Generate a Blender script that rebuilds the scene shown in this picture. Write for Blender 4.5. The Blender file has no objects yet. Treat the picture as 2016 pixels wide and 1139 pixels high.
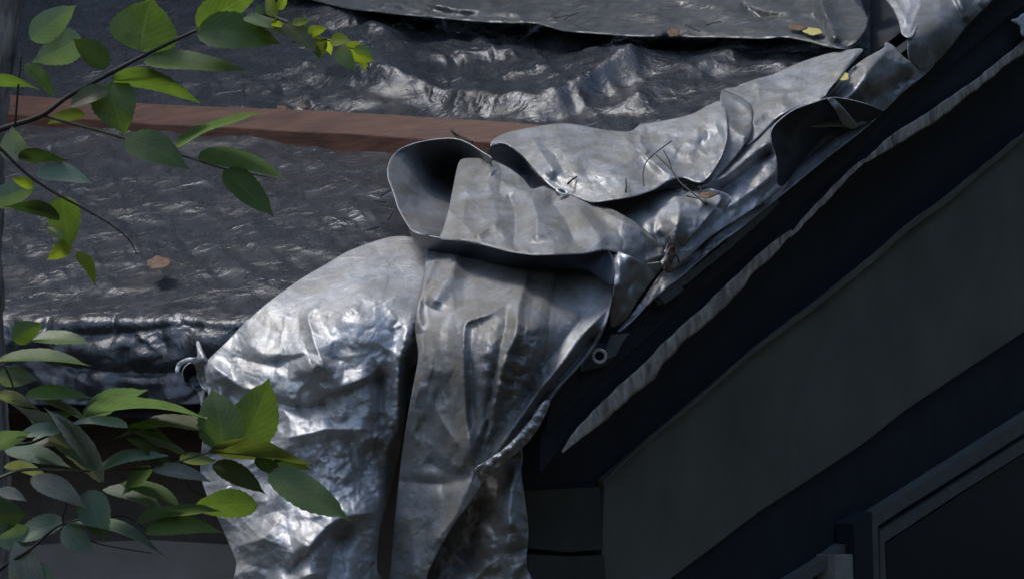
import bpy, bmesh, math, random
import numpy as np
from mathutils import Vector
from mathutils.geometry import delaunay_2d_cdt
sc = bpy.context.scene
C = sc.collection
R = math.radians

# ------------------------------------------------------------------ camera
FPX = 1008 / math.tan(R(11))          # focal length in photo pixels (2016 wide)
PITCH, ROLL, DELTA, THETA = R(6), R(4), R(30), R(27)
CAMPOS = np.array([0.0, 0.0, 1.6])
fw = np.array([0, math.cos(PITCH), math.sin(PITCH)])
r0 = np.array([1.0, 0, 0]); u0 = np.cross(r0, fw)
rt = r0 * math.cos(ROLL) + u0 * math.sin(ROLL)
up = -r0 * math.sin(ROLL) + u0 * math.cos(ROLL)
cd = bpy.data.cameras.new('camera'); cam = bpy.data.objects.new('camera', cd); C.objects.link(cam)
from mathutils import Matrix
m = Matrix(((rt[0], up[0], -fw[0], CAMPOS[0]), (rt[1], up[1], -fw[1], CAMPOS[1]), (rt[2], up[2], -fw[2], CAMPOS[2]), (0, 0, 0, 1)))
cam.matrix_world = m
cd.sensor_fit = 'HORIZONTAL'; cd.angle = R(22); cd.clip_start = 0.05; cd.clip_end = 500
cd.dof.use_dof = True; cd.dof.focus_distance = 5.15; cd.dof.aperture_fstop = 24.0
sc.camera = cam

# ------------------------------------------------------------------ light
SUN_EL, SUN_AZ = R(60), R(-66)        # azimuth from +Y towards +X
w = bpy.data.worlds.new("World"); sc.world = w; w.use_nodes = True
nt = w.node_tree; bg = nt.nodes['Background']
sky = nt.nodes.new('ShaderNodeTexSky'); sky.sky_type = 'NISHITA'; sky.sun_disc = False
sky.sun_elevation = SUN_EL; sky.sun_rotation = SUN_AZ; sky.air_density = 1.2; sky.dust_density = 2.0
hs = nt.nodes.new('ShaderNodeHueSaturation'); hs.inputs['Saturation'].default_value = 1.0; nt.links.new(sky.outputs[0], hs.inputs['Color']); nt.links.new(hs.outputs[0], bg.inputs[0]); bg.inputs[1].default_value = 0.14
sd = bpy.data.lights.new('sun', 'SUN'); sd.energy = 1.3; sd.angle = R(16); sd.color = (1.0, 0.985, 0.96)
sun = bpy.data.objects.new('sun', sd); C.objects.link(sun)
sdir = Vector((math.sin(SUN_AZ) * math.cos(SUN_EL), math.cos(SUN_AZ) * math.cos(SUN_EL), math.sin(SUN_EL)))
sun.rotation_euler = sdir.to_track_quat('Z', 'Y').to_euler()
sun.location = (0, 0, 20)
sc.view_settings.view_transform = 'Standard'; sc.view_settings.look = 'None'
sc.view_settings.exposure = 0.82; sc.view_settings.gamma = 1.0
sc.cycles.max_bounces = 6; sc.cycles.use_denoising = True
sc.cycles.sample_clamp_indirect = 4

# ------------------------------------------------------------------ helpers
def ray(x, y):
    x = np.asarray(x, float); y = np.asarray(y, float)
    return fw + ((x - 1008) / FPX)[..., None] * rt - ((y - 569.5) / FPX)[..., None] * up
def P(x, y, d):
    return CAMPOS + ray(x, y) * np.asarray(d, float)[..., None]
EV = np.array([-math.cos(DELTA), math.sin(DELTA), 0])      # along the eave, away to the left
HV = np.array([math.sin(DELTA), math.cos(DELTA), 0])       # into the house
ZV = np.array([0, 0, 1.0])
SV = HV * math.cos(THETA) + ZV * math.sin(THETA)           # up the roof slope
NR = -HV * math.sin(THETA) + ZV * math.cos(THETA)          # roof normal
CORNER = P(1080, 632, 5.2)
def tplane(x, y, p0, n):
    r = ray(x, y); return ((p0 - CAMPOS) @ n) / (r @ n)
def t_roof(x, y): return tplane(x, y, CORNER, NR)
def t_eave(x, y): return tplane(x, y, CORNER, -HV)
def t_gable(x, y, inset=0.0): return tplane(x, y, CORNER + EV * inset, -EV)
def env(x, y, k=0.03):
    a = np.stack([t_roof(x, y), t_eave(x, y), t_gable(x, y)]); mx = a.max(0)
    return mx + k * np.log(np.exp((a - mx) / k).sum(0))

def hsh(i, j, s):
    v = np.sin(i * 127.1 + j * 311.7 + s * 74.7) * 43758.5453
    return v - np.floor(v)
def vnoise(x, y, s=0):
    i, j = np.floor(x), np.floor(y); fx, fy = x - i, y - j
    fx = fx * fx * fx * (fx * (fx * 6 - 15) + 10); fy = fy * fy * fy * (fy * (fy * 6 - 15) + 10)
    a, b, c, d = hsh(i, j, s), hsh(i + 1, j, s), hsh(i, j + 1, s), hsh(i + 1, j + 1, s)
    return (a + (b - a) * fx + (c - a) * fy + (a - b - c + d) * fx * fy) * 2 - 1
def fbm(x, y, s=0, o=4):
    r = 0; a = 1.0
    for k in range(o):
        r = r + a * vnoise(x, y, s + k * 3.1); x = x * 2.03 + 5.1; y = y * 2.03 + 1.7; a *= 0.5
    return r
def facet(x, y, s=0):
    """piecewise flat crumple: random heights on a warped triangular lattice"""
    wx = x + 0.3 * vnoise(x * 0.5 + 9, y * 0.5, s + 11); wy = y + 0.3 * vnoise(x * 0.5, y * 0.5 + 4, s + 12)
    k = (wx + wy) * 0.36602540378; i = np.floor(wx + k); j = np.floor(wy + k)
    g = (i + j) * 0.2113248654; a = wx - (i - g); b = wy - (j - g)
    # barycentric in skewed space
    u = wx + k - i; v = wy + k - j
    h0 = hsh(i, j, s); h3 = hsh(i + 1, j + 1, s)
    up_ = u > v
    hm = np.where(up_, hsh(i + 1, j, s), hsh(i, j + 1, s))
    big = np.maximum(u, v); sm = np.minimum(u, v)
    return (h0 * (1 - big) + hm * (big - sm) + h3 * sm) * 2 - 1
def crumple(x, y, s=0, o=3, gain=0.5):
    r = 0; a = 1.0
    for k in range(o):
        c, q = math.cos(0.9 * k + s), math.sin(0.9 * k + s)
        X, Y = x * c - y * q, x * q + y * c
        r = r + a * facet(X, Y, s + k * 5.3); x = x * 1.9 + 3.3; y = y * 1.9 + 7.7; a *= gain
    return r

def catmull(pts, step=4.0, closed=False):
    p = np.array(pts, float); n = len(p); out = []
    for i in range(n if closed else n - 1):
        if closed: a, b, c, d = p[(i - 1) % n], p[i], p[(i + 1) % n], p[(i + 2) % n]
        else: a, b, c, d = p[max(i - 1, 0)], p[i], p[i + 1], p[min(i + 2, n - 1)]
        k = max(1, int(np.hypot(*(c - b)[:2]) / step))
        for t in np.arange(k) / k:
            # centripetal-like damping of overshoot
            m1, m2 = (c - a) * 0.42, (d - b) * 0.42
            t2, t3 = t * t, t * t * t
            out.append((2 * t3 - 3 * t2 + 1) * b + (t3 - 2 * t2 + t) * m1 + (-2 * t3 + 3 * t2) * c + (t3 - t2) * m2)
    if not closed: out.append(p[-1])
    return np.array(out)
def seg_dist(x, y, pts):
    """signed distance (left of travel on screen negative/positive), arclength fraction"""
    p = np.array(pts, float); best = np.full(x.shape, 1e9); sg = np.ones(x.shape); al = np.zeros(x.shape)
    L = np.hypot(*(p[1:] - p[:-1]).T); tot = L.sum(); acc = 0
    for i in range(len(p) - 1):
        d = p[i + 1] - p[i]; q = max(L[i] ** 2, 1e-9)
        tr = ((x - p[i, 0]) * d[0] + (y - p[i, 1]) * d[1]) / q; t = np.clip(tr, 0, 1)
        dx, dy = x - p[i, 0] - t * d[0], y - p[i, 1] - t * d[1]; dist = np.hypot(dx, dy)
        cr = d[0] * (y - p[i, 1]) - d[1] * (x - p[i, 0])
        mk = dist < best; best = np.where(mk, dist, best); sg = np.where(mk, np.sign(cr), sg)
        al = np.where(mk, (acc + t * L[i]) / tot, al); acc += L[i]
    return best, sg, al
def fold(x, y, pts, h, wa, wb=None, sharp=1.0, taper=True):
    """a crease: h metres toward the camera on the line, falling off over wa px (right/below side of travel) and wb px (other side).
    sharp 1 = knife edge, 0 = rounded"""
    wb = wb or wa; cp = catmull([(a, b) for a, b in pts], 14)
    d, sg, al = seg_dist(x, y, cp); wd = np.where(sg > 0, wa, wb); q = d / wd
    pr = sharp * (.35 * np.exp(-q * 1.6) + .65 * np.maximum(0, 1 - q / 2.0)) + (1 - sharp) * np.exp(-q * q * 1.2)
    if taper: pr = pr * np.clip(np.minimum(al, 1 - al) * 6 + 0.15, 0, 1)
    return h * pr
def tps(ctrl, x, y):
    c = np.array(ctrl, float); q = c[:, :2] / 300; v = c[:, 2]; n = len(c)
    def U(r2): return np.where(r2 > 0, r2 * np.log(r2 + 1e-12), 0)
    K = U(((q[:, None] - q[None]) ** 2).sum(-1)) + np.eye(n) * 1e-3
    Pm = np.hstack([np.ones((n, 1)), q]); A = np.zeros((n + 3, n + 3)); A[:n, :n] = K; A[:n, n:] = Pm; A[n:, :n] = Pm.T
    s = np.linalg.solve(A, np.concatenate([v, np.zeros(3)]))
    X = np.stack([x / 300, y / 300], -1); r = s[n] + X @ s[n + 1:]
    for k in range(n): r = r + s[k] * U(((X - q[k]) ** 2).sum(-1))
    return r

def tag(o, label=None, cat=None, group=None, kind=None):
    if label: o['label'] = label
    if cat: o['category'] = cat
    if group: o['group'] = group
    if kind: o['kind'] = kind
    return o
def empty(name, loc, label=None, cat=None, group=None):
    o = bpy.data.objects.new(name, None); C.objects.link(o); o.location = Vector(loc); o.empty_display_size = 0.1
    return tag(o, label, cat, group)
def link(name, me, mat, parent=None, smooth=True):
    o = bpy.data.objects.new(name, me); C.objects.link(o)
    if mat: me.materials.append(mat)
    if smooth: me.polygons.foreach_set('use_smooth', [True] * len(me.polygons))
    if parent:
        o.parent = parent
        me.transform(Matrix.Translation(-parent_world(parent)))
    me.update(); return o
def parent_world(o):
    v = Vector((0, 0, 0))
    while o: v = v + o.location; o = o.parent
    return v
def mesh_from(name, verts, faces):
    me = bpy.data.meshes.new(name); me.from_pydata([tuple(v) for v in verts], [], faces); me.update(); return me
def solid(o, t, edge=None):
    md = o.modifiers.new('thick', 'SOLIDIFY'); md.thickness = t; md.offset = 0.0
    if edge: o.data.materials.append(edge); md.material_offset_rim = 1
    return o

def inside(px, py, poly):
    r = np.zeros(px.shape, bool); n = len(poly)
    for i in range(n):
        x1, y1 = poly[i]; x2, y2 = poly[(i + 1) % n]
        if y1 == y2: continue
        c = ((y1 > py) != (y2 > py)) & (px < (x2 - x1) * (py - y1) / (y2 - y1) + x1); r ^= c
    return r
def sheet2d(outline, step=4.0, smooth=True):
    ol = catmull(outline, step, True) if smooth else np.array(outline, float)
    x0, y0 = ol.min(0); x1, y1 = ol.max(0)
    ys = np.arange(y0, y1, step * 0.87); gx = []; gy = []
    for k, yy in enumerate(ys):
        xs = np.arange(x0 + (step / 2 if k % 2 else 0), x1, step); gx.append(xs); gy.append(np.full(xs.shape, yy))
    gx = np.concatenate(gx); gy = np.concatenate(gy)
    gx = gx + (hsh(gx, gy, 1) - .5) * step * .3; gy = gy + (hsh(gx, gy, 2) - .5) * step * .3
    mk = inside(gx, gy, ol); gx, gy = gx[mk], gy[mk]
    d, _, _ = seg_dist(gx, gy, np.vstack([ol, ol[:1]])); mk = d > step * 0.55; gx, gy = gx[mk], gy[mk]
    n = len(ol); vv = [Vector((a, b)) for a, b in ol] + [Vector((a, b)) for a, b in zip(gx, gy)]
    res = delaunay_2d_cdt(vv, [(i, (i + 1) % n) for i in range(n)], [], 1, 1e-4)
    pts = np.array([[v.x, v.y] for v in res[0]]); fc = [tuple(reversed(f)) for f in res[2]]
    return pts, fc, ol
def panel(name, outline, ctrl, mat, parent, folds=(), crum=None, step=4.0, thick=0.0020, fn=None, absolute=False, smooth=True, crs=()):
    """a sheet of tarp. ctrl: (x, y, offset in metres in front of the house) -> smooth surface, then folds and crumple"""
    pts, fc, ol = sheet2d(outline, step, smooth); x, y = pts[:, 0], pts[:, 1]
    cc = []
    for a, b, o in ctrl:
        cc.append((a, b, (float(o) if absolute else float(env(np.array(float(a)), np.array(float(b)))) - o)))
    d = tps(cc, x, y)
    wob = 5 * vnoise(x / 60, y / 60, 3); wob2 = 5 * vnoise(x / 60, y / 60, 4)
    for f in folds:
        d = d - fold(x + wob, y + wob2, *f)
    if crum:
        for (amp, sx, sy, ang, seed, *mask) in crum:
            c, s = math.cos(R(ang)), math.sin(R(ang)); X = (x * c + y * s) / sx; Y = (-x * s + y * c) / sy
            q = amp * crumple(X, Y, seed, 2, 0.30)
            if mask: q = q * mask[0](x, y)
            d = d - q
    if fn is not None: d = d - fn(x, y)
    for c in crs: d = d - creases(x, y, *c)
    if mat.name.startswith('silver') and 'under' not in mat.name and len(pts) > 1500:       # fine angular handling wrinkles over the whole sheet
        bx = (x.min(), y.min(), x.max(), y.max()); n_ = int(len(pts) * step * step / (900 if 'crink' in mat.name else 1700)); sd_ = sum(map(ord, name)) % 97
        d = d - creases(x, y, n_, 14, 60, .0030, 2.0, sd_, bx) - .0022 * crumple(x / 24 + 3, y / 20, sd_, 2, .5) * np.clip(vnoise(x / 90, y / 90, sd_) + .5, 0, 1)
    me = mesh_from(name, P(x, y, d), fc)
    o = link(name, me, mat, parent)
    if thick: solid(o, thick, M.get('tarp_edge') if mat.name.startswith('silver') else None)
    return o
def creases(x, y, n, l0, l1, amp, wd, seed, box, ang=0, spread=90, mask=None, tent=3.2):
    """n random creases: short nearly straight ridges and valleys, sharp on one side"""
    g = np.random.default_rng(seed); h = np.zeros(x.shape)
    for i in range(n):
        cx, cy = g.uniform(box[0], box[2]), g.uniform(box[1], box[3]); L = g.uniform(l0, l1) * (1 + (g.random() < .12)); a = R(ang + g.uniform(-spread, spread)); b = a + g.normal() * .25
        A = g.uniform(.4, 1) * amp * (1 if g.random() < .6 else -1); w1 = wd * g.uniform(.5, 1.2); w2 = wd * g.uniform(1, 2.6)
        if g.random() < .5: w1, w2 = w2, w1
        p = [(cx - math.cos(a) * L / 2, cy - math.sin(a) * L / 2), (cx, cy), (cx + math.cos(b) * L / 2, cy + math.sin(b) * L / 2)]
        k = (np.abs(x - cx) < L * .6 + wd * 9) & (np.abs(y - cy) < L * .6 + wd * 9)
        if not k.any(): continue
        X, Y = x[k], y[k]; X2 = X + 3 * vnoise(X / 17, Y / 17, seed); Y2 = Y + 3 * vnoise(X / 17, Y / 17, seed + 1)
        d, sg, al = seg_dist(X2, Y2, p); q = d / np.where(sg > 0, w1, w2)
        h[k] += A * (np.maximum(0, 1 - q / tent) * .8 + .2 * np.exp(-q * 2)) * np.clip(np.minimum(al, 1 - al) * 3, 0, 1)
    return h if mask is None else h * mask(x, y)
def blob(cx, cy, rx, ry=None):
    ry = ry or rx
    return lambda x, y: np.exp(-(((x - cx) / rx) ** 2 + ((y - cy) / ry) ** 2))

def prism(name, pix, p0, n, thick, mat, parent, bev=0.003, jitter=0, smooth_=False):
    """a board whose outline lies in plane (p0,n), extruded away from the viewer side"""
    a = np.array(pix, float)
    if jitter:
        a = catmull(a, 10, True); a = a + np.stack([vnoise(a[:, 0] / 9, a[:, 1] / 9, 5), vnoise(a[:, 0] / 9, a[:, 1] / 9, 6)], 1) * jitter
    t = tplane(a[:, 0], a[:, 1], p0, n); q = P(a[:, 0], a[:, 1], t); k = len(q); b = q - n * thick
    me = mesh_from(name, np.vstack([q, b]), [tuple(range(k)), tuple(range(2 * k - 1, k - 1, -1))] + [(i, i + k, (i + 1) % k + k, (i + 1) % k) for i in range(k)])
    bm = bmesh.new(); bm.from_mesh(me); bmesh.ops.triangulate(bm, faces=[f for f in bm.faces if len(f.verts) > 4])
    bmesh.ops.recalc_face_normals(bm, faces=bm.faces); bm.to_mesh(me); bm.free()
    return link(name, me, mat, parent, smooth=False)
def tube(name, pts3, rad, mat, parent=None, sides=8):
    p = np.array(pts3, float); n = len(p); r = np.full(n, rad, float) if np.isscalar(rad) else np.array(rad, float)
    vs = []; fs = []
    for i in range(n):
        t = p[min(i + 1, n - 1)] - p[max(i - 1, 0)]; t /= np.linalg.norm(t) + 1e-12
        a = np.cross(t, fw + np.array([.01, .02, .03])); a /= np.linalg.norm(a); b = np.cross(t, a)
        for k in range(sides):
            q = 2 * math.pi * k / sides; vs.append(p[i] + r[i] * (a * math.cos(q) + b * math.sin(q)))
    for i in range(n - 1):
        for k in range(sides):
            k2 = (k + 1) % sides; fs.append((i * sides + k, i * sides + k2, (i + 1) * sides + k2, (i + 1) * sides + k))
    fs.append(tuple(range(sides - 1, -1, -1))); fs.append(tuple((n - 1) * sides + k for k in range(sides)))
    me = mesh_from(name, vs, fs); return link(name, me, mat, parent)
def smooth3(pts, step=8):
    """catmull of (x,y,d[,r]) tuples"""
    return catmull(pts, step)

# ------------------------------------------------------------------ materials
class N:
    def __init__(s, name):
        s.m = bpy.data.materials.new(name); s.m.use_nodes = True; s.t = s.m.node_tree; s.b = s.t.nodes['Principled BSDF']; s.o = s.t.nodes['Material Output']
        s.co = s.t.nodes.new('ShaderNodeTexCoord').outputs['Object']
    def n(s, ty, **k):
        a = s.t.nodes.new('ShaderNode' + ty)
        for q, v in k.items():
            if q in a.inputs.keys():
                i = a.inputs[q]
                if hasattr(v, 'is_linked') or isinstance(v, bpy.types.NodeSocket): s.t.links.new(v, i)
                else: i.default_value = v
            else: setattr(a, q, v)
        return a
    def l(s, a, b): s.t.links.new(a, b)
    def noise(s, sc_, det=4, rough=.55, dist=0, vec=None):
        a = s.n('TexNoise'); a.inputs['Scale'].default_value = sc_; a.inputs['Detail'].default_value = det; a.inputs['Roughness'].default_value = rough; a.inputs['Distortion'].default_value = dist
        s.l(vec or s.co, a.inputs['Vector']); return a.outputs['Fac']
    def ramp(s, fac, stops):
        a = s.n('ValToRGB'); e = a.color_ramp.elements
        while len(e) < len(stops): e.new(0.5)
        for k, (p, c) in enumerate(stops):
            e[k].position = p; e[k].color = (*c, 1) if len(c) == 3 else c
        s.l(fac, a.inputs[0]); return a.outputs[0]
    def mix(s, fac, a, b, mode='MIX'):
        x = s.n('Mix', data_type='RGBA', blend_type=mode)
        for k, v in ((0, fac), (6, a), (7, b)):
            if isinstance(v, bpy.types.NodeSocket): s.l(v, x.inputs[k])
            elif k == 0: x.inputs[0].default_value = v
            else: x.inputs[k].default_value = (*v, 1)
        return x.outputs[2]
    def math(s, op, a, b=None, clamp=False):
        x = s.n('Math', operation=op); x.use_clamp = clamp
        for k, v in ((0, a), (1, b)):
            if v is None: continue
            if isinstance(v, bpy.types.NodeSocket): s.l(v, x.inputs[k])
            else: x.inputs[k].default_value = v
        return x.outputs[0]
    def bump(s, hgt, strength, dist, nrm=None):
        x = s.n('Bump'); s.l(hgt, x.inputs['Height']); x.inputs['Strength'].default_value = strength; x.inputs['Distance'].default_value = dist
        if nrm: s.l(nrm, x.inputs['Normal'])
        return x.outputs[0]

def tarp_mat(name, base, metal=0.55, rough=0.36, crink=0.5, dirt=0.5, dirtcol=(0.10, 0.085, 0.06), cs=28, fine=0.35, spec=0.5, stretch=None):
    k = N(name); raw = k.co
    mpc = k.n('Mapping'); k.l(raw, mpc.inputs['Vector']); mpc.inputs['Scale'].default_value = (1, .38, 1); k.co = mpc.outputs[0]
    d1 = k.noise(6.5, 6, .66, .2); d2 = k.noise(27, 5, .66, .2); d3 = k.noise(160, 3, .6)
    dm = k.math('MULTIPLY', k.ramp(d1, [(0.42, (0, 0, 0)), (0.68, (1, 1, 1))]), k.ramp(d2, [(0.35, (.25,) * 3), (0.7, (1, 1, 1))]))
    dm = k.math('MULTIPLY', dm, dirt)
    dv = k.math('MULTIPLY', k.ramp(k.noise(58, 6, .72, .3), [(.45, (0, 0, 0)), (.75, (1, 1, 1))]), dirt * .55); dm = k.math('MAXIMUM', dm, dv)
    col = k.mix(k.ramp(d2, [(0.3, (0, 0, 0)), (0.7, (1, 1, 1))]), tuple(c * 0.82 for c in base), tuple(min(1, c * 1.12) for c in base))
    warm = tuple(c * q for c, q in zip(base, (.66, .61, .52)))
    pat = k.noise(13, 8, .74, .25); col = k.mix(k.math('MULTIPLY', k.ramp(pat, [(.44, (0, 0, 0)), (.58, (1, 1, 1))]), min(1, dirt * 1.1)), col, warm)
    col = k.mix(k.ramp(k.noise(260, 3, .7), [(.36, (.55,) * 3), (.52, (0, 0, 0))]), col, tuple(c * .5 for c in base))
    col = k.mix(dm, col, dirtcol)
    sp = k.ramp(d3, [(0.66, (0, 0, 0)), (0.74, (1, 1, 1))]); col = k.mix(k.math('MULTIPLY', sp, 0.25 * dirt + .05), col, tuple(c * .4 for c in dirtcol))
    k.l(col, k.b.inputs['Base Color'])
    k.l(k.math('MULTIPLY', k.math('SUBTRACT', 1, dm), metal), k.b.inputs['Metallic'])
    rr = k.math('ADD', k.math('MULTIPLY', d2, 0.22), rough - 0.09); rr = k.math('ADD', rr, k.math('MULTIPLY', dm, 0.25)); k.l(rr, k.b.inputs['Roughness'])
    k.b.inputs['Specular IOR Level'].default_value = spec
    k.co = raw
    # crinkle: creases of foil-like film, then the weave
    wv = k.n('VectorMath', operation='ADD'); nz = k.n('TexNoise'); nz.inputs['Scale'].default_value = 9; nz.inputs['Detail'].default_value = 2; k.l(k.co, nz.inputs['Vector'])
    sca = k.n('VectorMath', operation='SCALE'); k.l(nz.outputs['Color'], sca.inputs[0]); sca.inputs['Scale'].default_value = 0.06
    k.l(k.co, wv.inputs[0]); k.l(sca.outputs[0], wv.inputs[1])
    vec = wv.outputs[0]
    if stretch:
        mp = k.n('Mapping', vector_type='TEXTURE'); k.l(vec, mp.inputs['Vector']); mp.inputs['Scale'].default_value = stretch; mp.inputs['Rotation'].default_value = (0, 0, -DELTA); vec = mp.outputs[0]
    def ridged(sc__, det, seed):
        a = k.n('TexNoise', noise_type='RIDGED_MULTIFRACTAL', noise_dimensions='4D'); a.inputs['Scale'].default_value = sc__; a.inputs['Detail'].default_value = det; a.inputs['Roughness'].default_value = .5; a.inputs['W'].default_value = seed
        a.inputs['Offset'].default_value = .9; a.inputs['Gain'].default_value = 1.5; a.inputs['Distortion'].default_value = .5; k.l(vec, a.inputs['Vector']); return a.outputs['Fac']
    sel = k.ramp(k.noise(7, 2, .5), [(.36, (.22,) * 3), (.60, (1, 1, 1))])      # crinkled patches between calmer ones
    h2 = k.math('ADD', k.math('MULTIPLY', ridged(cs * .35, 2.0, 1), k.math('MULTIPLY', sel, .0028 * crink / .3)), k.math('MULTIPLY', ridged(cs * 1.1, 2.0, 3), k.math('MULTIPLY', sel, .0009 * crink / .3)))
    b1 = k.bump(h2, 1.0, 1.0)
    b2 = k.bump(k.noise(30, 3, .6, 1.0, vec), crink * .22, 0.010, b1); b3 = k.bump(k.noise(150, 5, .72, .3), fine, 0.003, b2)
    k.l(b3, k.b.inputs['Normal'])
    return k.m
M = {}
M['silver'] = tarp_mat('silver_tarp', (0.43, 0.443, 0.465), .45, .38, .16, .75, (.13, .115, .09))
M['silver_crink'] = tarp_mat('silver_tarp_crinkled', (0.52, 0.53, 0.55), .40, .41, .20, .5, cs=26)
M['silver_smooth'] = tarp_mat('silver_tarp_smooth', (0.29, 0.30, 0.317), .36, .42, .10, .9, (.13, .12, .10), fine=.35)
M['silver_under'] = tarp_mat('silver_tarp_under_shade', (0.045, 0.053, 0.075), .3, .5, .06, .12, (.05, .05, .06), fine=.2)  # silver darkened to navy: shade in and under folds put into the colour
M['tarp_edge'] = tarp_mat('tarp_lit_edge', (.62, .62, .62), .2, .5, .02, .3)  # paler than the sheets: light catching the rims is put into this colour
M['old_tarp'] = tarp_mat('weathered_tarp', (0.062, 0.069, 0.083), .42, .24, .34, .5, (0.04, 0.037, 0.036), cs=30)
M['top_tarp'] = tarp_mat('greenish_weathered_tarp', (0.17, 0.18, 0.185), .5, .30, .34, .6, (0.08, 0.072, 0.055), cs=26)

def flat_mat(name, c1, c2, scale=12, rough=.7, bump=.3, bscale=60, stretch=None, metal=0, spec=.4):
    k = N(name); vec = k.co
    if stretch:
        mp = k.n('Mapping', vector_type='TEXTURE'); k.l(k.co, mp.inputs['Vector']); mp.inputs['Scale'].default_value = stretch[0]; mp.inputs['Rotation'].default_value = stretch[1]; vec = mp.outputs[0]
    f = k.noise(scale, 6, .6, .4, vec); col = k.mix(k.ramp(f, [(0.3, (0, 0, 0)), (0.7, (1, 1, 1))]), c1, c2)
    k.l(col, k.b.inputs['Base Color']); k.b.inputs['Roughness'].default_value = rough; k.b.inputs['Metallic'].default_value = metal; k.b.inputs['Specular IOR Level'].default_value = spec
    k.l(k.bump(k.noise(bscale, 6, .65, .3, vec), bump, .004), k.b.inputs['Normal']); return k.m
zr = (0, 0, -(math.pi / 2 - DELTA) + math.pi / 2)
M['board'] = flat_mat('red_brown_timber', (0.055, 0.021, 0.011), (0.16, 0.064, 0.036), 34, .7, .6, 60, ((14, 1, 1), (0, 0, -DELTA)))
M['navy'] = flat_mat('dark_paint_and_shade', (0.014, 0.019, 0.029), (0.023, 0.030, 0.045), 9, .7, .2)  # dark paint, with the navy shadow under the overhang put into the colour
M['felt'] = flat_mat('black_roofing_felt', (0.010, 0.012, 0.016), (0.025, 0.027, 0.03), 30, .85, .5, 200)
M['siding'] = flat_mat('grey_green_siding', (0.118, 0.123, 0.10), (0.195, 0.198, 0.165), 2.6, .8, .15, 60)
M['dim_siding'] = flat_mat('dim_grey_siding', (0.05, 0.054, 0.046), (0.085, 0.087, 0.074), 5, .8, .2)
M['frame'] = flat_mat('grey_window_frame', (0.10, 0.11, 0.11), (0.15, 0.16, 0.15), 12, .6, .2)
M['pale'] = flat_mat('pale_bare_post', (0.28, 0.29, 0.26), (0.40, 0.41, 0.37), 30, .75, .4)
M['peel'] = flat_mat('pale_torn_strip', (0.16, 0.13, 0.11), (0.78, 0.71, 0.63), 30, .85, .5, 90, ((1, 1, 3), (.5, 0, .4)))
M['metal_edge'] = flat_mat('grey_drip_edge', (0.10, 0.11, 0.125), (0.19, 0.20, 0.22), 30, .55, .3, metal=.3)
M['brownwall'] = flat_mat('dark_brown_wall', (0.06, 0.048, 0.043), (0.12, 0.10, 0.09), 6, .8, .3)
M['greywall'] = flat_mat('grey_brown_panel', (0.20, 0.175, 0.16), (0.30, 0.265, 0.245), 5, .8, .2)
M['bark'] = flat_mat('grey_bark', (0.035, 0.03, 0.027), (0.34, 0.31, 0.28), 60, .9, 1.0, 70, ((1, 1, 5), (0, 0, 0)))
M['twig'] = flat_mat('dark_twig', (0.015, 0.012, 0.010), (0.035, 0.028, 0.023), 60, .7, .4)
M['greentwig'] = flat_mat('green_brown_twig', (0.06, 0.065, 0.035), (0.12, 0.12, 0.07), 40, .6, .3)
M['deadleaf'] = flat_mat('dead_brown_leaf', (0.07, 0.04, 0.022), (0.20, 0.11, 0.06), 60, .7, .5)
M['yellowleaf'] = flat_mat('fallen_yellow_leaf', (0.42, 0.36, 0.10), (0.55, 0.47, 0.16), 50, .6, .2)
M['brass'] = flat_mat('pale_metal_eyelet', (0.70, 0.69, 0.66), (0.85, 0.84, 0.80), 50, .35, .1, metal=.3)
M['ground'] = flat_mat('leaf_litter_ground', (0.03, 0.028, 0.02), (0.07, 0.06, 0.04), 3, .9, .5)
M['foliage_blocker'] = flat_mat('blocker_foliage', (0.015, 0.025, 0.010), (0.04, 0.06, 0.025), 1.5, .8, .5, 10)
k = N('window_glass'); k.b.inputs['Base Color'].default_value = (.012, .018, .032, 1); k.b.inputs['Roughness'].default_value = .45; k.b.inputs['Specular IOR Level'].default_value = .15
M['glass'] = k.m
def leaf_mat(name, c1, c2, trans=.35, rough=.45):
    k = N(name); uv = k.t.nodes.new('ShaderNodeUVMap').outputs[0]
    sp = k.n('SeparateXYZ'); k.l(uv, sp.inputs[0]); u, v = sp.outputs[0], sp.outputs[1]
    av = k.math('ABSOLUTE', v); ph = k.math('SUBTRACT', k.math('MULTIPLY', u, 9.0), k.math('MULTIPLY', av, 3.2))
    tri = k.math('ABSOLUTE', k.math('SUBTRACT', k.math('FRACT', ph), .5))
    vein = k.math('MAXIMUM', k.math('LESS_THAN', tri, .055), k.math('LESS_THAN', av, .035))
    f = k.noise(30, 5, .6); g = k.noise(9, 2, .5); col = k.mix(k.ramp(k.math('ADD', k.math('MULTIPLY', f, .5), k.math('MULTIPLY', g, .5)), [(.38, (0, 0, 0)), (.62, (1, 1, 1))]), c1, c2)
    sp_ = k.ramp(k.noise(110, 2, .5), [(.68, (0, 0, 0)), (.72, (1, 1, 1))]); col = k.mix(k.math('MULTIPLY', sp_, .5), col, (.07, .05, .02))
    col = k.mix(k.math('MULTIPLY', vein, .30), col, tuple(min(1, x * 1.5 + .03) for x in c2))
    k.l(col, k.b.inputs['Base Color']); k.b.inputs['Roughness'].default_value = rough; k.b.inputs['Specular IOR Level'].default_value = .45
    k.l(k.bump(k.math('ADD', k.math('MULTIPLY', tri, .35), k.noise(45, 3)), .45, .0015), k.b.inputs['Normal'])
    tr = k.n('BsdfTranslucent'); k.l(k.mix(1, col, (1.15, 1.3, .45), 'MULTIPLY'), tr.inputs[0])
    trans = min(.6, trans + .15)
    ms = k.n('MixShader'); ms.inputs[0].default_value = trans; k.l(k.b.outputs[0], ms.inputs[1]); k.l(tr.outputs[0], ms.inputs[2]); k.l(ms.outputs[0], k.o.inputs[0])
    return k.m
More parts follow.
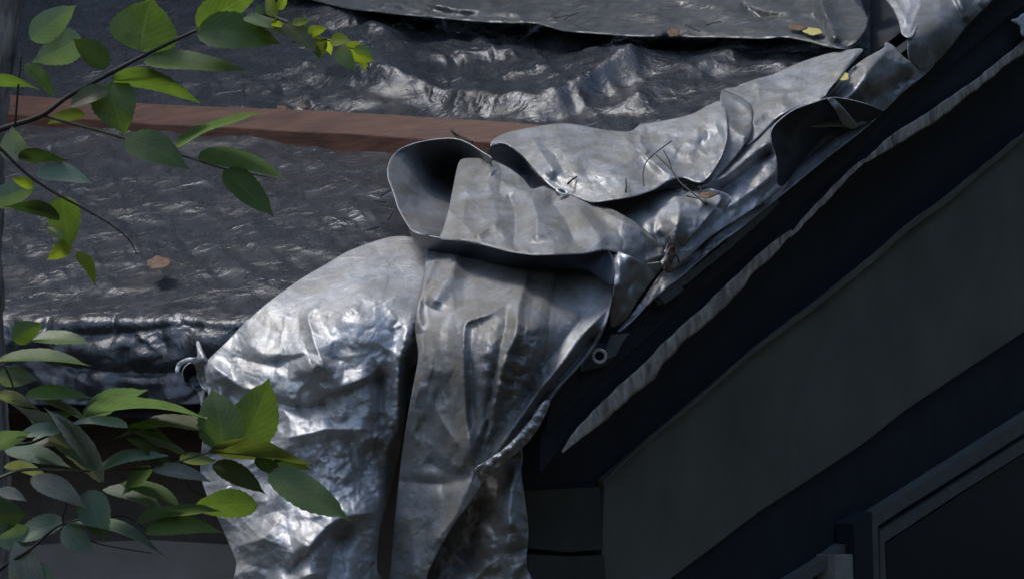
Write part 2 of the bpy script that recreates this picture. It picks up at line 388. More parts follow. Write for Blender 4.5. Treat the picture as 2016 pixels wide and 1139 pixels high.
LM = {'g': leaf_mat('green_leaf', (.085, .135, .04), (.15, .215, .07)), 'd': leaf_mat('dark_green_leaf', (.03, .055, .02), (.06, .095, .04), .2),
      'b': leaf_mat('blue_green_leaf', (.13, .19, .14), (.19, .26, .20), .25, .6), 'y': leaf_mat('yellow_green_leaf', (.22, .28, .04), (.33, .38, .06), .45),
      'o': leaf_mat('olive_leaf', (.075, .09, .035), (.115, .13, .05), .35), 'p': leaf_mat('pale_leaf_underside', (.17, .21, .17), (.25, .29, .24), .25, .6),
      'w': leaf_mat('withered_grey_leaf', (.16, .165, .14), (.32, .32, .28), .2, .7), 'l': leaf_mat('bright_green_leaf', (.10, .165, .055), (.16, .225, .08), .35)}

# ------------------------------------------------------------------ setting: ground and an added leafy ring that blocks sky light (around, out of frame)
me = mesh_from('ground', [(-200, -200, -1.2), (200, -200, -1.2), (200, 200, -1.2), (-200, 200, -1.2)], [(0, 1, 2, 3)])
tag(link('ground', me, M['ground'], smooth=False), kind='structure')
def foliage_blocker():
    rng = np.random.default_rng(4); vs = []; fs = []
    for k in range(60000):
        az = rng.uniform(0, 2 * math.pi); rad = rng.uniform(13, 19)
        # ring height, shaped to block sky light, for this bearing (0 = straight ahead, + to the right); a low gap behind to the left lets fill light in
        b = (az + math.pi) % (2 * math.pi) - math.pi
        top = 12 + 12 * math.exp(-(b / 1.25) ** 2) + 2.0 * math.sin(3 * b + 1) + 1.5 * math.sin(7 * b)
        gap = math.exp(-((b + 1.9) / 0.8) ** 2); top = top * (1 - .84 * gap)
        z = -1.2 + top * rng.uniform(0, 1) ** .8
        c = np.array([rad * math.sin(b), rad * math.cos(b), z]); s = rng.uniform(.25, .55)
        a = rng.normal(size=3); a /= np.linalg.norm(a); q = np.cross(a, rng.normal(size=3)); q /= np.linalg.norm(q)
        i = len(vs); vs += [c - a * s, c - q * s * .6, c + a * s, c + q * s * .6]; fs.append((i, i + 1, i + 2, i + 3))
    me = mesh_from('foliage_blocker', vs, fs); tag(link('foliage_blocker', me, M['foliage_blocker'], smooth=False), 'unseen leafy ring added around the house to block and shape sky light', 'foliage_blocker', kind='stuff')
foliage_blocker()

# ------------------------------------------------------------------ house
house = empty('house', CORNER + np.array([0, 0, -2.8]), 'dark timber house with a low pitched roof, raked gable boards and slanting window', 'house')
def hp(u, s, z): return CORNER + EV * u + SV * s + NR * z
def box8(name, pts, mat, parent):
    me = mesh_from(name, pts, [(0, 1, 2, 3), (7, 6, 5, 4), (0, 4, 5, 1), (1, 5, 6, 2), (2, 6, 7, 3), (3, 7, 4, 0)])
    bm = bmesh.new(); bm.from_mesh(me); bmesh.ops.recalc_face_normals(bm, faces=bm.faces); bm.to_mesh(me); bm.free()
    return link(name, me, mat, parent, smooth=False)
def slab(u0, u1, s0, s1, z0, z1): return [hp(u, s, z) for z in (z0, z1) for (u, s) in ((u0, s0), (u1, s0), (u1, s1), (u0, s1))]
box8('roof_deck', slab(0.05, 6, 0.06, 6, -0.20, -0.105), M['felt'], house)
# eave fascia, hanging below the roof edge
a = CORNER + HV * .03
box8('eave_board', [a + EV * u + HV * q + ZV * z for z in (-.22, -.04) for (u, q) in ((.02, 0), (6, 0), (6, .03), (.02, .03))], M['navy'], house)
# front wall under the eave
fwp = CORNER + HV * .42
box8('front_wall', [fwp + EV * u + HV * q + ZV * z for z in (-4, -.1) for (u, q) in ((.3, 0), (6, 0), (6, .12), (.3, .12))], M['brownwall'], house)
prism('wall_panel', [(-60, 1085), (120, 1068), (300, 1062), (520, 1075), (700, 1085), (700, 1200), (-60, 1200)], fwp - HV * .02, -HV, .018, M['greywall'], house)
# rake fascia in the gable plane
G = -EV
def gp(inset): return CORNER + EV * inset
def prj(q):
    v = q - CAMPOS; z = v @ fw; return (1008 + FPX * (v @ rt) / z, 569.5 - FPX * (v @ up) / z)
FB = [prj(hp(.012, s_, -.008)) for s_ in np.linspace(.005, 5.2, 12)] + [(2080, 60), (2016, 108), (1900, 190), (1790, 262), (1700, 318), (1600, 415), (1540, 480), (1440, 560), (1330, 650), (1240, 735), (1160, 815), (1085, 905), (1062, 930)]
prism('rake_board', FB, gp(0.012), G, .035, M['navy'], house)
prism('rake_trim', [(1085, 770), (1200, 668), (1330, 560), (1440, 470), (1560, 365), (1700, 238), (1840, 108), (1990, -40), (2080, -130), (2080, -40), (1990, 30), (1870, 130), (1760, 232), (1620, 365), (1520, 455), (1400, 555), (1300, 640), (1190, 738), (1110, 815), (1074, 850)], gp(-0.012), G, .022, M['felt'], house)
# torn pale strip along the lower edge of the rake board
def strip(pix_top, pix_bot, name, mat, inset, parent):
    a = catmull(pix_top, 6); n = len(a); b0 = catmull(pix_bot, 3); q_ = np.linspace(0, len(b0) - 1, n); b = np.stack([np.interp(q_, np.arange(len(b0)), b0[:, k]) for k in (0, 1)], 1)
    a = a + vnoise(a[:, 0] / 20, a[:, 1] / 20, 2)[:, None] * np.array([1.2, 1.0]); nb = np.stack([vnoise(b[:, 0] / 13, b[:, 1] / 13, 3)] * 2, 1) * 2.0
    notch = np.clip(vnoise(b[:, 0] / 45, b[:, 1] / 45, 8) - .1, 0, 1)[:, None]; b = b + nb * .5; b = b + (a - b) * notch * .3
    vs = []; m_ = 6
    for i in range(n):
        for j in range(m_):
            t = j / (m_ - 1); q = a[i] * (1 - t) + b[i] * t; d = float(t_gable(q[0], q[1], inset)) - .005 - .0025 * vnoise(np.array(i * .13), np.array(t * 2.), 7)
            vs.append(P(q[0], q[1], d))
    fs = [(i * m_ + j, i * m_ + j + 1, (i + 1) * m_ + j + 1, (i + 1) * m_ + j) for i in range(n - 1) for j in range(m_ - 1)]
    o = link(name, mesh_from(name, vs, fs), mat, parent); solid(o, .0012); return o
strip([(1106, 888), (1130, 850), (1165, 810), (1212, 765), (1260, 722), (1316, 664), (1351, 634), (1386, 602), (1421, 567), (1470, 522), (1515, 482), (1556, 452)],
      [(1108, 892), (1150, 858), (1198, 823), (1240, 786), (1285, 748), (1316, 708), (1351, 672), (1395, 632), (1439, 591), (1491, 534), (1530, 494), (1562, 458)], 'peeling_strip', M['peel'], 0, house)
strip([(1554, 462), (1590, 418), (1625, 383), (1668, 340), (1700, 312)], [(1557, 469), (1596, 428), (1632, 392), (1670, 350), (1704, 318)], 'peeling_strip', M['peel'], 0, house)
strip([(1698, 318), (1751, 271), (1795, 240), (1839, 213), (1885, 182), (1925, 155), (1938, 143), (1985, 105), (2040, 58)], [(1704, 320), (1760, 290), (1800, 264), (1843, 240), (1885, 207), (1922, 182), (1945, 162), (1985, 130), (2040, 86)], 'peeling_strip', M['peel'], 0, house)
# gable wall behind the overhang
prism('gable_wall', [(1010, 650), (1300, 430), (1700, 120), (2120, -200), (2120, 1300), (1020, 1300)], gp(.20), G, .10, M['navy'], house)
SD = [(1187, 945), (1275, 868), (1340, 814), (1393, 769), (1492, 683), (1618, 587), (1713, 511), (1790, 445), (1850, 401), (1940, 328), (2080, 215), (2080, 600), (2016, 652), (1900, 728), (1780, 808), (1700, 872), (1600, 938), (1500, 1002), (1400, 1078), (1310, 1145), (1230, 1210), (1180, 1210), (1190, 960)]
prism('siding_board', SD, gp(.185), G, .014, M['siding'], house)
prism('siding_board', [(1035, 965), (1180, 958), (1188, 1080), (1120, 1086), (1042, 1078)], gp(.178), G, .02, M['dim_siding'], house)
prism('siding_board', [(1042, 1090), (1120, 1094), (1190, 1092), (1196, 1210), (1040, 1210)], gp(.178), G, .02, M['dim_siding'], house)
strip([(1200, 932), (1275, 864), (1340, 809), (1393, 764), (1450, 713), (1492, 678), (1555, 630), (1618, 582), (1713, 505), (1790, 438), (1850, 395), (1940, 322), (2040, 240)],
      [(1202, 936), (1277, 870), (1342, 816), (1396, 772), (1454, 722), (1496, 688), (1560, 639), (1622, 593), (1718, 518), (1796, 452), (1856, 410), (1944, 334), (2040, 256)], 'frayed_edge', M['siding'], .165, house)
win = empty('window', P(1850, 1040, float(t_gable(1850, 1040, .17))), None, None); win.parent = house; win.location = Vector(P(1850, 1040, float(t_gable(1850, 1040, .17)))) - house.location
prism('frame', [(1718, 1012), (1780, 972), (1880, 908), (2080, 780), (2080, 812), (1880, 938), (1780, 1000), (1728, 1035), (1732, 1210), (1716, 1210)], gp(.165), G, .05, M['frame'], win)
prism('frame', [(1733, 1044), (1785, 1012), (1885, 948), (2080, 822), (2080, 850), (1885, 972), (1785, 1038), (1742, 1066), (1748, 1210), (1734, 1210)], gp(.172), G, .05, M['frame'], win)
prism('pane', [(1744, 1068), (1900, 966), (2080, 852), (2080, 1210), (1750, 1210)], gp(.182), G, .006, M['glass'], win)
prism('frame', [(1540, 1150), (1610, 1108), (1660, 1072), (1672, 1066), (1672, 1092), (1600, 1136), (1560, 1210), (1520, 1210)], gp(.17), G, .03, M['frame'], win)
prism('post', [(1643, 1092), (1680, 1090), (1684, 1210), (1646, 1210)], gp(.15), G, .05, M['pale'], win)
prism('post', [(1680, 1030), (1716, 1006), (1722, 1210), (1686, 1210)], gp(.145), G, .05, M['navy'], win)
# thin grey roof edging at the rake
prism('roof_edging', [(1290, 588), (1340, 545), (1400, 500), (1470, 440), (1530, 390), (1534, 400), (1480, 452), (1410, 512), (1345, 562), (1300, 600)], gp(-.03), G, .004, M['metal_edge'], house, jitter=1.5)
prism('roof_edging', [(1292, 578), (1330, 548), (1346, 570), (1310, 598)], gp(-.036), G, .004, M['metal_edge'], house)
prism('roof_edging', [(1192, 690), (1206, 658), (1240, 655), (1226, 672), (1212, 700), (1198, 705)], gp(-.03), G, .004, M['metal_edge'], house)

# ------------------------------------------------------------------ old dark tarp over the roof
def old_tarp():
    st = 3.2; xs = np.concatenate([np.arange(-900, -80, 9.0), np.arange(-80, 1780, st)]); ys = np.arange(-70, 800, st)
    X, Y = np.meshgrid(xs, ys)
    # bottom edge of the sheet wavers
    bot = 792 + 6 * vnoise(X / 90, X * 0, 1) + 12 * np.exp(-((X - 200) / 150) ** 2)
    Y = np.where(Y > bot, bot, Y)
    # the pad under the sheet lifts the eave edge
    tr, te = t_roof(X, Y), t_eave(X, Y - 30); k = .02
    te = te - .03
    mx = np.maximum(tr, te); d = mx + k * np.log(np.exp((tr - mx) / k) + np.exp((te - mx) / k))
    wr = 1 / (1 + np.exp(-(tr - te) / .05))         # 1 on the slope, 0 on the hanging face
    p = P(X, Y, d); rel = p - CORNER; u = rel @ EV; s = rel @ SV
    fz = lambda *a: fold(X, Y, *a)
    # ---- slope
    h = .013 * crumple(u / .34 + s / .9, s / .24, 3, 2, .40) + .006 * crumple(u / .15 + s / .5, s / .085, 8, 1, .45) + .014 * fbm(u / .7, s / .5, 5, 2)
    calm = np.exp(-(((X - 1150) / 260) ** 2 + ((Y - 60) / 40) ** 2)); h = h * (1 - .4 * calm)
    for a in [([(560, 125), (640, 140), (720, 158), (790, 172), (860, 190), (950, 200), (1040, 205), (1110, 190), (1180, 160), (1260, 130), (1340, 104)], 0.045, 12, 70, .8),
              ([(1030, 40), (1120, 70), (1230, 84)], .014, 8, 14, .6), ([(690, 132), (780, 122), (860, 118), (960, 112), (1040, 130)], 0.024, 10, 22, .6),
              ([(680, 25), (730, 60), (800, 78)], 0.015, 10, 26, .6), ([(690, 80), (760, 90), (800, 112)], 0.013, 9, 20, .6),
              ([(830, 60), (900, 60), (950, 85)], 0.010, 8, 16, .6), ([(860, 85), (960, 92), (1030, 110)], 0.010, 8, 14, .6),
              ([(1020, 62), (1060, 60), (1110, 80)], 0.010, 8, 14, .6), ([(1130, 125), (1170, 118), (1210, 112)], 0.013, 8, 14, .6),
              ([(1205, 205), (1260, 182), (1300, 165), (1370, 140), (1470, 105)], 0.024, 10, 24, .6),
              ([(1300, 250), (1360, 200), (1450, 165), (1560, 120)], 0.010, 14, 24, .5),
              ([(420, 155), (500, 150), (580, 140), (640, 150)], 0.015, 12, 26, .6), ([(120, 130), (220, 150), (330, 160), (440, 165)], 0.010, 12, 20, .6),
              ([(450, 60), (540, 70), (620, 90)], 0.010, 8, 18, .6),
              ([(126, 387), (180, 415), (240, 450), (268, 490), (285, 530)], 0.006, 8, 8, .6), ([(350, 465), (400, 510), (450, 555), (530, 575)], -0.007, 10, 16, .6),
              ([(580, 300), (650, 330), (700, 360), (780, 380)], 0.010, 16, 30, .5), ([(180, 480), (200, 540), (230, 560)], 0.006, 8, 8, .6)]:
        h = h + fz(*a)
    h = h + 1.0 * creases(X, Y, 150, 60, 240, .0095, 5, 5, (-60, -60, 1700, 560), 8, 30) + creases(X, Y, 220, 18, 70, .0045, 2.6, 6, (-60, -60, 1700, 560), 12, 60) + creases(X, Y, 60, 60, 160, .012, 7, 66, (-60, 290, 800, 560), 30, 40)
    h = h + creases(X, Y, 90, 50, 150, .011, 5, 7, (520, 0, 1250, 200), 14, 18)
    calm2 = 1 - .55 / (1 + np.exp(-(Y - 285) / 12)); calm3 = 1 - .30 * (X < 480) * (Y < 285)
    h = h * calm2 * calm3
    # ---- hanging face
    back = 1 / (1 + np.exp(-(X - 800) / 15)); 
    v = (Y - 560) / 1000.
    g = .010 * crumple(X / 80, Y / 60, 21, 2, .4) + .010 * fbm(X / 70, Y / 160, 4, 2)
    for a in [([(110, 660), (250, 655), (340, 640), (470, 650)], -.018, 16, 16, .4), ([(100, 560), (98, 620), (95, 660)], -.014, 9, 9, .6), ([(228, 560), (226, 610), (224, 655)], -.012, 8, 8, .6),
              ([(320, 570), (345, 620), (370, 640)], -.014, 10, 10, .6), ([(150, 590), (180, 620), (215, 600)], .010, 14, 14, .3), ([(255, 680), (252, 720), (280, 740)], -.01, 9, 9, .6),
              ([(330, 600), (360, 620), (390, 600)], .012, 16, 16, .3), ([(120, 720), (260, 735), (420, 728)], -.014, 10, 14, .5)]:
        g = g + fz(*a)
    g = g + creases(X, Y, 110, 30, 120, .007, 5, 9, (-60, 575, 900, 790), 90, 90)
    g = g + .018 * np.sin(np.clip((Y - 560) / 225, 0, 1) * math.pi) * np.clip((470 - X) / 120, 0, 1)
    lip = .006 * np.exp(-((Y - (566 + 4 * np.sin(X / 55))) / 9) ** 2)
    p = p + NR * (h * wr)[..., None] - HV * ((g * (1 - wr) + lip) * (1 - back))[..., None] + HV * (back * .05)[..., None]
    ny, nx = X.shape; vs = p.reshape(-1, 3)
    # cut the sheet where its right edge ends near the rake
    keep = (X < 1700 - 0.0 * Y) & (t_gable(X, Y) < t_roof(X, Y) + 0.0)
    keep |= X < 900
    idx = np.arange(ny * nx).reshape(ny, nx); a_, b_, c_, d_ = idx[:-1, :-1], idx[:-1, 1:], idx[1:, 1:], idx[1:, :-1]
    kk = (keep[:-1, :-1] & keep[:-1, 1:] & keep[1:, 1:] & keep[1:, :-1] & (Y[1:, 1:] - Y[:-1, 1:] > .5)).ravel()
    fs = np.stack([a_.ravel(), d_.ravel(), c_.ravel(), b_.ravel()], 1)[kk]
    used = np.unique(fs); mp = -np.ones(len(vs), int); mp[used] = np.arange(len(used)); fs = mp[fs]; vs = vs[used]
    me = mesh_from('roof_tarp', vs, [tuple(map(int, f)) for f in fs]); o = link('roof_tarp', me, M['old_tarp'])
    solid(o, .002)
    return tag(o, 'dark weathered wrinkled tarp stretched over the roof slope under the timber board', 'tarp')
old_tarp()

# upper sheet lying over it
def offs(pts, o): return [(x, y, o) for x, y in pts]
T1 = [(520, -60), (560, -14), (620, 2), (685, 18), (740, 24), (790, 30), (860, 36), (950, 44), (1001, 46), (1054, 47), (1107, 61), (1159, 66), (1247, 72), (1316, 73), (1432, 75), (1500, 77), (1544, 74), (1597, 84), (1643, 95), (1680, 88), (1704, 60), (1708, 35), (1690, 8), (1670, -20), (1660, -60)]
o = panel('upper_tarp', T1, offs([(560, -14), (790, 30), (1001, 46), (1107, 61), (1316, 73), (1544, 74), (1643, 92), (1700, 60), (1680, -30), (1400, -40), (1100, -40), (800, -40), (600, -50), (1300, 20), (900, 0)], .24), M['top_tarp'], None,
      folds=[([(1100, 70), (1230, 74), (1330, 70)], .05, 8, 14, .4), ([(800, -5), (900, 20), (1040, 28)], .09, 8, 18, .6), ([(700, 0), (780, 10), (860, 30)], .05, 7, 12, .6), ([(1450, 5), (1490, 30), (1520, 60)], -.04, 8, 8, .5), ([(1440, 30), (1560, 32), (1620, 50)], -.03, 6, 9, .5), ([(1610, -20), (1622, 20), (1640, 60), (1650, 90)], .10, 10, 16, .6)],
      crum=[(.035, 90, 26, 4, 31)], crs=[(90, 40, 170, .020, 5, 19, (560, -30, 1640, 80), 6, 18), (30, 20, 60, .02, 6, 20, (560, -30, 1640, 80), 10, 70)], step=4)
tag(o, 'greenish grey tarp sheet at the top with a hem littered with dead leaves', 'tarp')
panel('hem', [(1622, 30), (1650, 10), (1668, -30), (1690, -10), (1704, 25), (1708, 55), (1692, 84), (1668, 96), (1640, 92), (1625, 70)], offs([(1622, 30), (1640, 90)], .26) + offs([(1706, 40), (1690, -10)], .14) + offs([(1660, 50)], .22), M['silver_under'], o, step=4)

# ------------------------------------------------------------------ timber board
def board():
    # top face seen from x -60..1180, then the narrower front face
    tp = catmull([(-900, 130), (-80, 180), (300, 204), (640, 218), (1000, 240), (1260, 262)], 12); fl = catmull([(-900, 166), (-80, 219), (300, 244), (640, 262), (1000, 284), (1260, 304)], 12); bl = catmull([(-900, 198), (-80, 254), (300, 280), (640, 300), (1000, 314), (1260, 330)], 12)
    n = min(len(tp), len(fl), len(bl)); vs = []; L_ = lambda c: c[np.linspace(0, len(c) - 1, n).astype(int)]; tp, fl, bl = L_(tp), L_(fl), L_(bl)
    for i in range(n):
        a, b, c = tp[i], fl[min(i, len(fl) - 1)], bl[min(i, len(bl) - 1)]
        df = float(t_roof(b[0], b[1])) - .13; wv_ = .0012 * math.sin(i * .3)
        pb = P(b[0], b[1], df); pc = P(c[0], c[1], df - .004)
        # the top face leans back at the pitch of the roof plus the sag below it
        pa = P(a[0], a[1], df + .072)
        back = pa + (pc - pb)
        vs += [pa, pb + wv_ * ZV, pc, back]
    fs = [(i * 4 + j, (i + 1) * 4 + j, (i + 1) * 4 + (j + 1) % 4, i * 4 + (j + 1) % 4) for i in range(n - 1) for j in range(4)] + [(0, 1, 2, 3), ((n - 1) * 4 + 3, (n - 1) * 4 + 2, (n - 1) * 4 + 1, (n - 1) * 4)]
    me = mesh_from('timber_board', vs, fs); bm = bmesh.new(); bm.from_mesh(me); bmesh.ops.recalc_face_normals(bm, faces=bm.faces); bm.to_mesh(me); bm.free()
    o = link('timber_board', me, M['board'], smooth=False); md = o.modifiers.new('b', 'BEVEL'); md.width = .003; md.segments = 2; md.limit_method = 'ANGLE'
    tag(o, 'long reddish brown timber board laid across the roof tarp as a weight', 'board')
board()

# ------------------------------------------------------------------ silver tarp
ST = empty('silver_tarp', P(1050, 600, 5.05), 'bunched silver tarp draped over the roof corner and rake, hanging in crumpled folds', 'tarp')
def sp(name, outline, ctrl, mat, **k): return panel(name, outline, ctrl, M[mat], ST, **k)
# -- upper right, bright crumpled top
sp('crumpled_fold', [(1728, -30), (1758, 18), (1770, 45), (1776, 68), (1794, 74), (1808, 44), (1814, 5), (1822, -30)],
   [(1728, -30, .24), (1758, 18, .26), (1775, 66, .26), (1808, 44, .255), (1822, -30, .265)], 'silver_crink', folds=[([(1735, -20), (1780, 30), (1785, 70)], .03, 14, 10, .7), ([(1790, -30), (1795, 10), (1780, 50)], .03, 10, 10, .8)], crum=[(.022, 30, 22, 30, 3)], crs=[(30, 14, 40, .012, 5, 5, (1730, -30, 1850, 90), 50, 60)], step=3)
sp('smooth_fold', [(1800, -40), (1815, 0), (1800, 35), (1788, 72), (1790, 118), (1815, 138), (1842, 124), (1870, 95), (1905, 50), (1960, -5), (2000, -50)],
   [(1800, -40, .24), (1795, 80, .22), (1845, 120, .15), (1905, 50, .15), (1960, -5, .15), (1870, 0, .20), (1840, 60, .19)], 'silver_smooth', folds=[([(1870, -30), (1895, 20), (1912, 46)], .07, 8, 22, .7), ([(1915, -30), (1930, 0), (1945, 10)], .04, 10, 10, .5)], crs=[(14, 50, 160, .02, 9, 210, (1790, -40, 1990, 130), 60, 50)], crum=[(.012, 50, 40, 30, 5)])
# -- long drape, from the top roll down to the pocket
sp('rake_drape', [(1738, 96), (1744, 84), (1760, 92), (1778, 112), (1795, 122), (1800, 100), (1815, 92), (1842, 120), (1818, 150), (1780, 180), (1745, 214), (1700, 248), (1640, 250), (1600, 250), (1560, 250), (1590, 215), (1625, 190), (1660, 150), (1700, 118)],
   [(1744, 86, .22), (1795, 120, .16), (1842, 122, .14), (1780, 180, .14), (1745, 212, .12), (1700, 246, .11), (1610, 200, .16), (1690, 130, .24), (1600, 248, .12), (1720, 165, .22)], 'silver',
   folds=[([(1750, 92), (1725, 125), (1690, 165), (1650, 215)], 0.072, 30, 16, .35), ([(1700, 130), (1665, 160), (1625, 205)], -0.060, 10, 12, .6), ([(1780, 175), (1720, 195), (1660, 215)], -0.060, 14, 22, .5), ([(1665, 140), (1640, 175), (1618, 200)], 0.036, 8, 8, .6), ([(1800, 150), (1750, 175), (1700, 195)], -0.060, 16, 20, .4)], crum=[(.012, 34, 24, -40, 9)], crs=[(8, 60, 150, .022, 9, 206, (1600, 90, 1840, 250), -45, 30), (26, 20, 60, .012, 6, 6, (1600, 90, 1840, 250), -40, 40)], step=2.4)
sp('middle_drape', [(1425, 179), (1450, 172), (1478, 160), (1522, 147), (1560, 130), (1610, 112), (1660, 100), (1698, 97), (1690, 112), (1664, 140), (1636, 172), (1616, 196), (1570, 212), (1530, 232), (1500, 262), (1470, 285), (1452, 260), (1440, 215)],
   [(1425, 180, .26), (1520, 148, .16), (1610, 112, .16), (1695, 98, .22), (1620, 194, .26), (1530, 232, .22), (1470, 280, .18), (1560, 180, .18), (1480, 220, .22)], 'silver',
   folds=[([(1480, 170), (1540, 180), (1610, 190)], 0.030, 10, 20, .6), ([(1470, 250), (1530, 200), (1560, 225)], 0.030, 12, 12, .7), ([(1698, 98), (1660, 142), (1617, 196)], 0.090, 12, 10, .6)], crum=[(.014, 42, 30, 10, 15)], crs=[(12, 60, 170, .022, 10, 207, (1420, 100, 1690, 260), 20, 90), (30, 20, 70, .010, 7, 7, (1420, 100, 1690, 260), 0, 90)], step=2.4)
# -- dark pocket, an overhanging fold with its hollow's shade put into the colour
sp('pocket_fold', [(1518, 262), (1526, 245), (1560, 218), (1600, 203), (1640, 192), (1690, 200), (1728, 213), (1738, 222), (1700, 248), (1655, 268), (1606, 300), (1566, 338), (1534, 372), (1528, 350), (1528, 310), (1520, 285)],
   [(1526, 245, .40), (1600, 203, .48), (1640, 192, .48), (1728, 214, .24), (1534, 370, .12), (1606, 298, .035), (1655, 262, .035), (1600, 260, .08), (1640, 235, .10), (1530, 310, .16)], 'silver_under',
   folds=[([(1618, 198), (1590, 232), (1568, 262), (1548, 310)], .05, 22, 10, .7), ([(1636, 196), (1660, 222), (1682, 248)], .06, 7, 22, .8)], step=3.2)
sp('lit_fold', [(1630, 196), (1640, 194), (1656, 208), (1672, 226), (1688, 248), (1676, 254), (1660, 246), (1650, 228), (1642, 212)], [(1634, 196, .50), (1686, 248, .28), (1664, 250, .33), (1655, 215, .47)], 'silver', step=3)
# -- sheet along the rake edge
sp('rake_edge', [(1745, 214), (1700, 246), (1655, 262), (1606, 298), (1566, 336), (1536, 366), (1500, 372), (1450, 395), (1390, 452), (1345, 500), (1310, 528), (1285, 560), (1250, 610), (1215, 652), (1236, 640), (1290, 586), (1340, 545), (1402, 492), (1480, 432), (1562, 365), (1640, 302), (1695, 260)],
   [(1745, 214, .10), (1695, 258, .15), (1640, 300, .16), (1562, 363, .17), (1480, 430, .17), (1402, 490, .15), (1340, 543, .12), (1250, 625, .06), (1700, 244, .10), (1606, 298, .055), (1536, 366, .055), (1450, 398, .055), (1345, 500, .05), (1285, 560, .045)], 'silver_crink',
   folds=[([(1500, 400), (1440, 440), (1380, 495)], .014, 9, 9, .7), ([(1680, 256), (1600, 316), (1540, 370)], .012, 9, 9, .6)], crum=[(.010, 30, 14, -38, 41)], crs=[(60, 14, 60, .008, 5, 8, (1220, 220, 1740, 650), -38, 25)], step=2.4)
# -- folds between pocket and upper flap
sp('lower_drape', [(1478, 270), (1530, 232), (1518, 262), (1522, 290), (1530, 312), (1530, 362), (1538, 372), (1470, 420), (1400, 465), (1340, 520), (1318, 532), (1300, 520), (1310, 490), (1335, 440), (1340, 395), (1370, 372), (1400, 355), (1440, 310)],
   [(1530, 232, .20), (1478, 270, .18), (1525, 300, .15), (1534, 368, .20), (1470, 418, .19), (1400, 463, .18), (1320, 528, .12), (1335, 440, .13), (1375, 372, .13), (1440, 320, .15)], 'silver',
   folds=[([(1530, 262), (1480, 300), (1430, 340), (1376, 378)], 0.049, 10, 16, .4), ([(1530, 290), (1460, 340), (1400, 378)], -0.042, 10, 14, .5), ([(1530, 330), (1480, 370), (1420, 420)], 0.028, 14, 12, .6), ([(1340, 400), (1332, 450), (1326, 490)], 0.028, 8, 8, .9)], crum=[(.013, 40, 22, -38, 22)], crs=[(12, 60, 150, .016, 9, 209, (1300, 230, 1530, 530), -45, 30), (40, 20, 80, .010, 7, 9, (1300, 230, 1530, 530), -40, 40)], step=2.4)
sp('tall_flap', [(1421, 178), (1440, 184), (1458, 192), (1478, 208), (1481, 232), (1478, 262), (1462, 290), (1440, 318), (1414, 346), (1396, 364), (1374, 368), (1382, 356), (1402, 338), (1420, 300), (1430, 262), (1424, 232), (1418, 205)],
   [(1421, 180, .34), (1418, 210, .34), (1480, 215, .26), (1478, 260, .24), (1430, 260, .31), (1420, 300, .28), (1440, 318, .20), (1385, 362, .18), (1450, 225, .27)], 'silver_smooth',
   folds=[([(1424, 182), (1462, 205), (1479, 232), (1452, 262)], 0.019, 8, 14, .8), ([(1426, 240), (1450, 262), (1474, 272)], 0.040, 9, 9, .9)], step=3)
# -- upper flap with its crumpled right half
sp('upper_flap', [(966, 288), (968, 280), (980, 270), (1002, 261), (1050, 251), (1100, 244), (1140, 247), (1170, 253), (1205, 258), (1242, 259), (1262, 246), (1300, 240), (1360, 226), (1395, 208), (1420, 200), (1430, 226), (1432, 262), (1424, 300), (1402, 340), (1384, 358), (1368, 358), (1345, 350), (1318, 355), (1290, 372), (1250, 386), (1205, 394), (1165, 398), (1130, 386), (1092, 372), (1068, 352), (1048, 330), (1028, 306), (1004, 288), (980, 284)],
   [(966, 288, .40), (1000, 262, .34), (1100, 245, .36), (1205, 258, .26), (1300, 240, .25), (1420, 200, .32), (1430, 260, .36), (1384, 356, .24), (1290, 370, .31), (1165, 396, .34), (1092, 370, .36), (1028, 306, .40), (1110, 310, .42), (1220, 320, .36), (1330, 300, .26)], 'silver',
   folds=[([(1040, 262), (1060, 300), (1100, 350)], 0.036, 16, 12, .7), ([(1060, 280), (1100, 320), (1118, 352)], -0.024, 9, 9, .6), ([(1110, 320), (1170, 285), (1215, 262)], 0.020, 30, 16, .8), ([(1160, 350), (1230, 320), (1262, 300)], 0.024, 14, 20, .7), ([(1222, 265), (1262, 292), (1300, 330), (1340, 352)], 0.044, 10, 12, .8), ([(1256, 262), (1268, 285), (1280, 300)], 0.040, 6, 8, .8), ([(1375, 300), (1400, 270), (1425, 262)], -0.060, 22, 22, .2)],
   crum=[(.010, 60, 44, 20, 51), (.016, 32, 24, 0, 52, lambda x, y: np.clip((x - 1250) / 60, 0, 1))], crs=[(16, 90, 220, .022, 11, 110, (980, 250, 1420, 390), 40, 60), (26, 30, 110, .006, 6, 10, (980, 250, 1250, 390), 30, 60), (50, 16, 50, .010, 6, 11, (1240, 210, 1430, 360), 0, 90)], step=2.4)
# stain on the flap
# -- hollow under the curl of the upper flap
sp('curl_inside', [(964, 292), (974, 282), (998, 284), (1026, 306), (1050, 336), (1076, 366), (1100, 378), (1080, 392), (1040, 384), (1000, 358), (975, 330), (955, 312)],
   [(970, 284, .36), (1026, 306, .32), (1076, 366, .26), (1000, 358, .06), (960, 312, .10), (1040, 350, .06)], 'silver_under', step=4)
